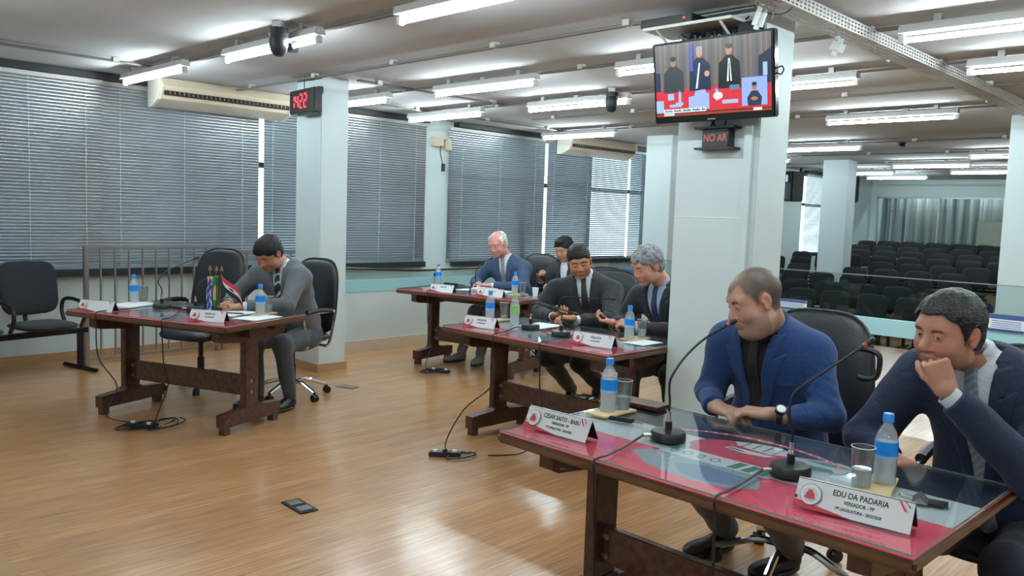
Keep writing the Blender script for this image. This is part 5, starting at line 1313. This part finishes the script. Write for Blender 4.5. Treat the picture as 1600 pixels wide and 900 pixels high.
def tiemat(name, a, b, sc, w=.5):
    m = mat(name, a, .5); nt = m.node_tree; W_ = nt.nodes.new('ShaderNodeTexWave'); W_.inputs['Scale'].default_value = sc; W_.bands_direction = 'DIAGONAL'
    tc = nt.nodes.new('ShaderNodeTexCoord'); cr = nt.nodes.new('ShaderNodeValToRGB'); cr.color_ramp.interpolation = 'CONSTANT'
    cr.color_ramp.elements[0].color = (*srgb(*a), 1); cr.color_ramp.elements[1].position = w; cr.color_ramp.elements[1].color = (*srgb(*b), 1)
    nt.links.new(tc.outputs['Object'], W_.inputs['Vector']); nt.links.new(W_.outputs[0], cr.inputs[0]); nt.links.new(cr.outputs[0], nt.nodes['Principled BSDF'].inputs['Base Color']); M[name] = m
tiemat('tieblack', (22, 22, 26), (30, 30, 34), 20); tiemat('tiestripe', (30, 32, 38), (190, 195, 200), 9, .85); tiemat('tiegrey', (110, 112, 118), (150, 152, 158), 30); tiemat('tienavy', (28, 38, 70), (60, 74, 110), 25, .7); tiemat('tiesteel', (108, 120, 136), (128, 142, 160), 22)
def hairmat(name, a, b, rough=.5):
    M[name] = mat(name, a, rough, noise=.2, nscale=40, bump=.8, bscale=110, ctint=b, spec=.3); return name
hairmat('hairblack', (9, 8, 9), (20, 19, 20), .55); M['haircurly'] = folds(mat('curly black hair', (12, 11, 12), .42, bump=1, bscale=140, spec=.5), 70, .02, 1.0)
hairmat('hairbuzz', (58, 52, 48), (88, 82, 76), .8); hairmat('hairgrey', (78, 78, 80), (150, 150, 152), .6); hairmat('hairwhite', (196, 192, 188), (226, 224, 220), .7)

# the man in the bright blue suit
oB, mB = person(dict(label='person in bright blue suit and black shirt, eyes lowered, seated at nearest table, hands folded', res=.0024, cres=.0055, seed=3,
    J=dict(pelvis=(3.32, 1.58, .53), neck=(3.07, 1.555, 1.115), head=(2.95, 1.565, 1.212), shR=(3.07, 1.735, 1.035), shL=(3.14, 1.41, 1.02), elR=(3.06, 1.80, .80), elL=(3.09, 1.30, .79),
           wrR=(2.90, 1.69, .775), wrL=(2.91, 1.41, .785), kneeR=(2.88, 1.76, .50), kneeL=(2.88, 1.42, .50), ankR=(3.36, 1.86, .11), ankL=(3.38, 1.55, .11), toeR=(3.13, 1.93, 0), toeL=(3.14, 1.62, 0)),
    front=(-1, .12, 0), look=(-.80, .57, -.36), hup=(.12, .02, 1), hs=1.05, fat=.9, w=1.04, belly=.9, shr=.072, armr=1.0, thigh=1.15, open=.070, button=.16, collar=.05,
    skin=(190, 148, 126), beard=((112, 96, 90), .5), lid=0, nose=1.15, hair=None, buzz=.95, haircol=(60, 55, 52), hairline=.062, recess=.022, feather=.016, thin=.35, side=.030, sideburn=-.004, brow=(62, 48, 42),
    jacket='suitblue', shirt='shirtblack', tie='tieblack', trousers='trgrey', shoe='shoebrown', sole='shoebrown', cuff=False,
    hands=[dict(wr=(2.893, 1.67, .782), d=(-.35, -1, -.05), pn=(.1, -.1, -1), side=1, curls=(22, 24, 28, 32), arm=(3.06, 1.80, .80), s=1.02),
           dict(wr=(2.885, 1.44, .800), d=(-.30, 1, -.03), pn=(.1, .1, -1), side=-1, curls=(25, 28, 30, 34), arm=(3.09, 1.30, .79), s=1.02)]))
w_ = MB().lathe([(.030, -.012), (.033, -.008), (.033, .008), (.030, .012)], 24, (2.893, 1.402, .800), axis_mat((-.35, 1, .02)), cap=False); w_.build('watch_strap', 'black', oB)
w_ = MB().cyl((2.879, 1.396, .820), (2.872, 1.390, .832), .021, n=24).build('watch_case', 'black', oB); MB().cyl((2.8724, 1.3903, .8315), (2.8716, 1.3897, .8328), .0165, n=24).build('watch_face', 'white', w_)
# the man with his hand on his chin
person(dict(label='person in navy suit resting chin on one hand, seated at right end of nearest table', res=.0024, cres=.0055, seed=11,
    J=dict(pelvis=(3.22, .70, .53), neck=(3.00, .77, 1.10), head=(2.85, .835, 1.19), shR=(3.00, .95, 1.025), shL=(3.08, .56, 1.00), elR=(2.93, 1.10, .77), elL=(2.83, .56, .79),
           wrR=(2.84, .98, .74), wrL=(2.725, .775, 1.005), kneeR=(2.78, .90, .50), kneeL=(2.78, .60, .50), ankR=(2.98, .95, .11), ankL=(3.0, .60, .11), toeR=(2.82, .95, 0), toeL=(2.82, .60, 0)),
    front=(-1, .10, 0), look=(-.93, .36, -.16), hup=(.10, -.10, 1), hs=1.06, fat=.3, w=1.10, belly=.35, shr=.072, armr=1.15, open=.070, button=.15, collar=.06,
    skin=(184, 134, 112), beard=((120, 90, 80), .45), lid=.62, gaze=(-.62, 1, -.02), nose=1.2, hair='haircurly', hairt=.010, hairline=.072, recess=.006, edge=.005, side=.028, sideburn=-.022, hnoise=(190, .0036), hsm=0,
    jacket='suitnavy', shirt='shirtwhite', tie='tiesteel', trousers='trnavy',
    hands=[dict(wr=(2.725, .785, 1.020), d=(-.10, .42, 1), pn=(.9, .35, -.1), side=1, curls=(85, 88, 90, 92), prox=(75, 78, 80, 82), thumb=(30, 25), arm=(2.83, .56, .79), s=1.02),
           dict(wr=(2.84, .985, .755), d=(-.5, -.85, -.10), pn=(0, 0, -1), side=1, curls=(25, 28, 30, 34), arm=(2.93, 1.10, .77))]))
# grey suit, writing, left table
person(dict(label='person in grey suit bent over papers and writing at the left table', res=.0035, cres=.0065, seed=21,
    J=dict(pelvis=(3.46, 5.74, .53), neck=(3.31, 5.70, 1.075), head=(3.16, 5.68, 1.155), shR=(3.22, 5.93, .985), shL=(3.35, 5.55, .985), elR=(3.06, 6.03, .80), elL=(3.16, 5.42, .79),
           wrR=(2.90, 5.80, .785), wrL=(2.90, 5.54, .785), kneeR=(3.04, 5.68, .50), kneeL=(3.13, 5.42, .50), ankR=(3.10, 5.72, .10), ankL=(3.22, 5.46, .10), toeR=(2.9, 5.66, 0), toeL=(3.0, 5.38, 0)),
    front=(-.93, -.36, 0), look=(-.80, -.30, -.62), hup=(-.5, -.2, .8), hs=1.06, fat=.3, w=1.04, belly=.4, armr=1.05, open=.06, button=.18,
    skin=(176, 126, 100), lid=0, hair='hairblack', hairt=.013, hairline=.052, hnoise=(110, .0030),
    jacket='suitgrey', shirt='shirtwhite', tie='tiestripe', trousers='trcharcoal',
    hands=[dict(wr=(2.89, 5.78, .785), d=(-.75, -.65, -.05), pn=(0, 0, -1), side=1, curls=(35, 38, 40, 42), arm=(3.06, 6.03, .8)),
           dict(wr=(2.88, 5.545, .790), d=(-.95, .25, -.05), pn=(0, .2, -1), side=-1, curls=(45, 50, 55, 60), arm=(3.16, 5.42, .79))]))
# white-haired man
person(dict(label='person with white hair in blue checked suit, reading papers at the farthest table', res=.0038, cres=.007, seed=31,
    J=dict(pelvis=(6.22, 5.98, .53), neck=(6.06, 6.02, 1.065), head=(5.94, 6.045, 1.205), shR=(6.03, 6.22, .975), shL=(6.12, 5.84, .975), elR=(5.93, 6.34, .79), elL=(5.98, 5.70, .79),
           wrR=(5.80, 6.16, .785), wrL=(5.80, 5.95, .785), kneeR=(5.78, 6.18, .50), kneeL=(5.80, 5.98, .50), ankR=(5.66, 6.24, .10), ankL=(5.72, 6.02, .10), toeR=(5.4, 6.24, 0), toeL=(5.5, 5.9, 0)),
    front=(-.98, -.15, 0), look=(-.93, -.18, -.36), hup=(-.3, 0, 1), hs=1.04, fat=.4, w=1.0, belly=.5, open=.065, button=.18,
    skin=(212, 150, 136), lid=0, hair='hairwhite', haircol=(205, 198, 194), hairt=.009, hairline=.085, bald=True, hnoise=(90, .002), brow=(190, 180, 172),
    jacket='suitcheck', shirt='shirtwhite', tie='tiegrey', trousers='trlight', shoe='shoegrey',
    hands=[dict(wr=(5.79, 6.15, .795), d=(-.8, -.5, -.05), pn=(0, 0, -1), side=1, curls=(40, 45, 50, 50), arm=(5.93, 6.34, .79)),
           dict(wr=(5.79, 5.97, .795), d=(-.5, .85, -.02), pn=(0, .1, -1), side=-1, curls=(35, 40, 45, 45), arm=(5.98, 5.70, .79))]))
# young man in black suit
person(dict(label='person with short black hair in black suit smiling down at a phone, middle table', res=.0034, cres=.0065, seed=41,
    J=dict(pelvis=(4.98, 3.95, .53), neck=(4.83, 3.955, 1.075), head=(4.73, 3.945, 1.185), shR=(4.74, 4.17, .965), shL=(4.92, 3.77, .975), elR=(4.60, 4.21, .78), elL=(4.72, 3.62, .78),
           wrR=(4.49, 3.97, .785), wrL=(4.47, 3.72, .785), kneeR=(4.50, 4.02, .48), kneeL=(4.52, 3.72, .48), ankR=(5.12, 4.30, .11), ankL=(5.05, 3.80, .10), toeR=(4.95, 4.22, 0), toeL=(4.85, 3.78, 0)),
    front=(-.90, -.42, 0), look=(-.70, -.68, -.34), hup=(-.30, -.02, 1), hs=1.04, fat=.25, w=1.0, belly=.3, open=.065, button=.16,
    skin=(182, 126, 96), lid=.25, gaze=(.1, 1, -.5), nose=1.2, hair='hairblack', hairt=.007, hairline=.056, hnoise=(120, .0010), recess=.004, side=.030, sideburn=-.020,
    jacket='suitblack', shirt='shirtwhite', tie='tieblack', trousers='trblack',
    hands=[dict(wr=(4.48, 3.95, .795), d=(-.35, -.95, .15), pn=(.2, -.1, 1), side=-1, curls=(45, 50, 50, 55), thumb=(15, 30), arm=(4.60, 4.21, .78)),
           dict(wr=(4.46, 3.74, .80), d=(-.6, .55, .05), pn=(0, 0, -1), side=-1, curls=(35, 40, 45, 50), arm=(4.72, 3.62, .78))]))
phone((4.455, 3.86, .825), .5, 'black phone held by the young man in black suit', Matrix.Rotation(.6, 3, 'Z')@Matrix.Rotation(.5, 3, 'X'))
# grey-haired man
person(dict(label='person with wavy grey hair and dark suit looking at his phone beside the white pillar', res=.0034, cres=.0065, seed=51,
    J=dict(pelvis=(4.98, 3.18, .53), neck=(4.79, 3.215, 1.08), head=(4.65, 3.275, 1.20), shR=(4.78, 3.42, .98), shL=(4.86, 3.02, .98), elR=(4.72, 3.52, .78), elL=(4.70, 2.92, .80),
           wrR=(4.52, 3.44, .785), wrL=(4.50, 3.22, .785), kneeR=(4.55, 3.30, .50), kneeL=(4.55, 2.98, .50), ankR=(4.62, 3.34, .10), ankL=(4.65, 3.0, .10), toeR=(4.4, 3.34, 0), toeL=(4.4, 3.0, 0)),
    front=(-.95, .25, 0), look=(-.88, .30, -.42), hup=(-.35, .1, 1), hs=1.06, fat=.4, w=1.05, belly=.5, open=.085, button=.14,
    skin=(206, 146, 122), beard=((160, 140, 130), .3), lid=0, hair='hairgrey', haircol=(92, 90, 90), hairt=.014, hairline=.058, hnoise=(120, .0048), edge=.006, recess=.010, sideburn=-.022, brow=(90, 80, 76),
    jacket='suitdark', shirt='shirtblue', tie='tienavy', trousers='trblack',
    hands=[dict(wr=(4.50, 3.425, .80), d=(-.45, .75, .12), pn=(.2, .0, 1), side=1, curls=(40, 45, 48, 52), thumb=(15, 35), arm=(4.72, 3.52, .78)),
           dict(wr=(4.49, 3.25, .81), d=(-.35, .95, .05), pn=(.5, 0, -.8), side=-1, curls=(40, 45, 50, 55), arm=(4.70, 2.92, .80))]))
phone((4.435, 3.545, .835), .5, 'black phone in the hands of the grey-haired man', Matrix.Rotation(1.1, 3, 'Z')@Matrix.Rotation(-.35, 3, 'Y'))
# man at the back with a phone
person(dict(label='person with thick black hair in dark suit, half hidden behind the young man, holding phone', res=.004, cres=.0075, seed=61,
    J=dict(pelvis=(6.72, 5.62, .50), neck=(6.57, 5.62, 1.03), head=(6.50, 5.63, 1.175), shR=(6.55, 5.80, .945), shL=(6.62, 5.42, .945), elR=(6.42, 5.86, .75), elL=(6.50, 5.34, .75),
           wrR=(6.32, 5.78, .84), wrL=(6.25, 5.45, .80), kneeR=(6.30, 5.74, .48), kneeL=(6.30, 5.46, .48), ankR=(6.30, 5.74, .10), ankL=(6.32, 5.46, .10), toeR=(6.0, 5.74, 0), toeL=(6.0, 5.46, 0)),
    front=(-1, -.1, 0), look=(-.90, .0, -.36), hup=(-.3, 0, 1), hs=1.0, fat=.1, w=.95, open=.06, button=.18,
    skin=(196, 146, 122), lid=0, hair='hairblack', hairt=.014, hairline=.060, quiff=True, hnoise=(80, .003),
    jacket='suitdark', shirt='shirtwhite', tie=None, trousers='trblack',
    hands=[dict(wr=(6.31, 5.78, .85), d=(-.5, -.3, .75), pn=(-.1, -.9, .1), side=1, curls=(55, 60, 60, 60), thumb=(20, 35), arm=(6.42, 5.86, .75)),
           dict(wr=(6.24, 5.47, .81), d=(-.7, .6, .2), pn=(0, 0, -1), side=-1, curls=(35, 40, 45, 50), arm=(6.50, 5.34, .75))]))
phone((6.27, 5.735, .90), .3, 'black phone held by the man half hidden at the back', Matrix.Rotation(.3, 3, 'Z')@Matrix.Rotation(.9, 3, 'X'))
swivel((6.86, 5.50), TA(3)+math.pi, 'black leather swivel chair of the man half hidden at the back', .98, False)
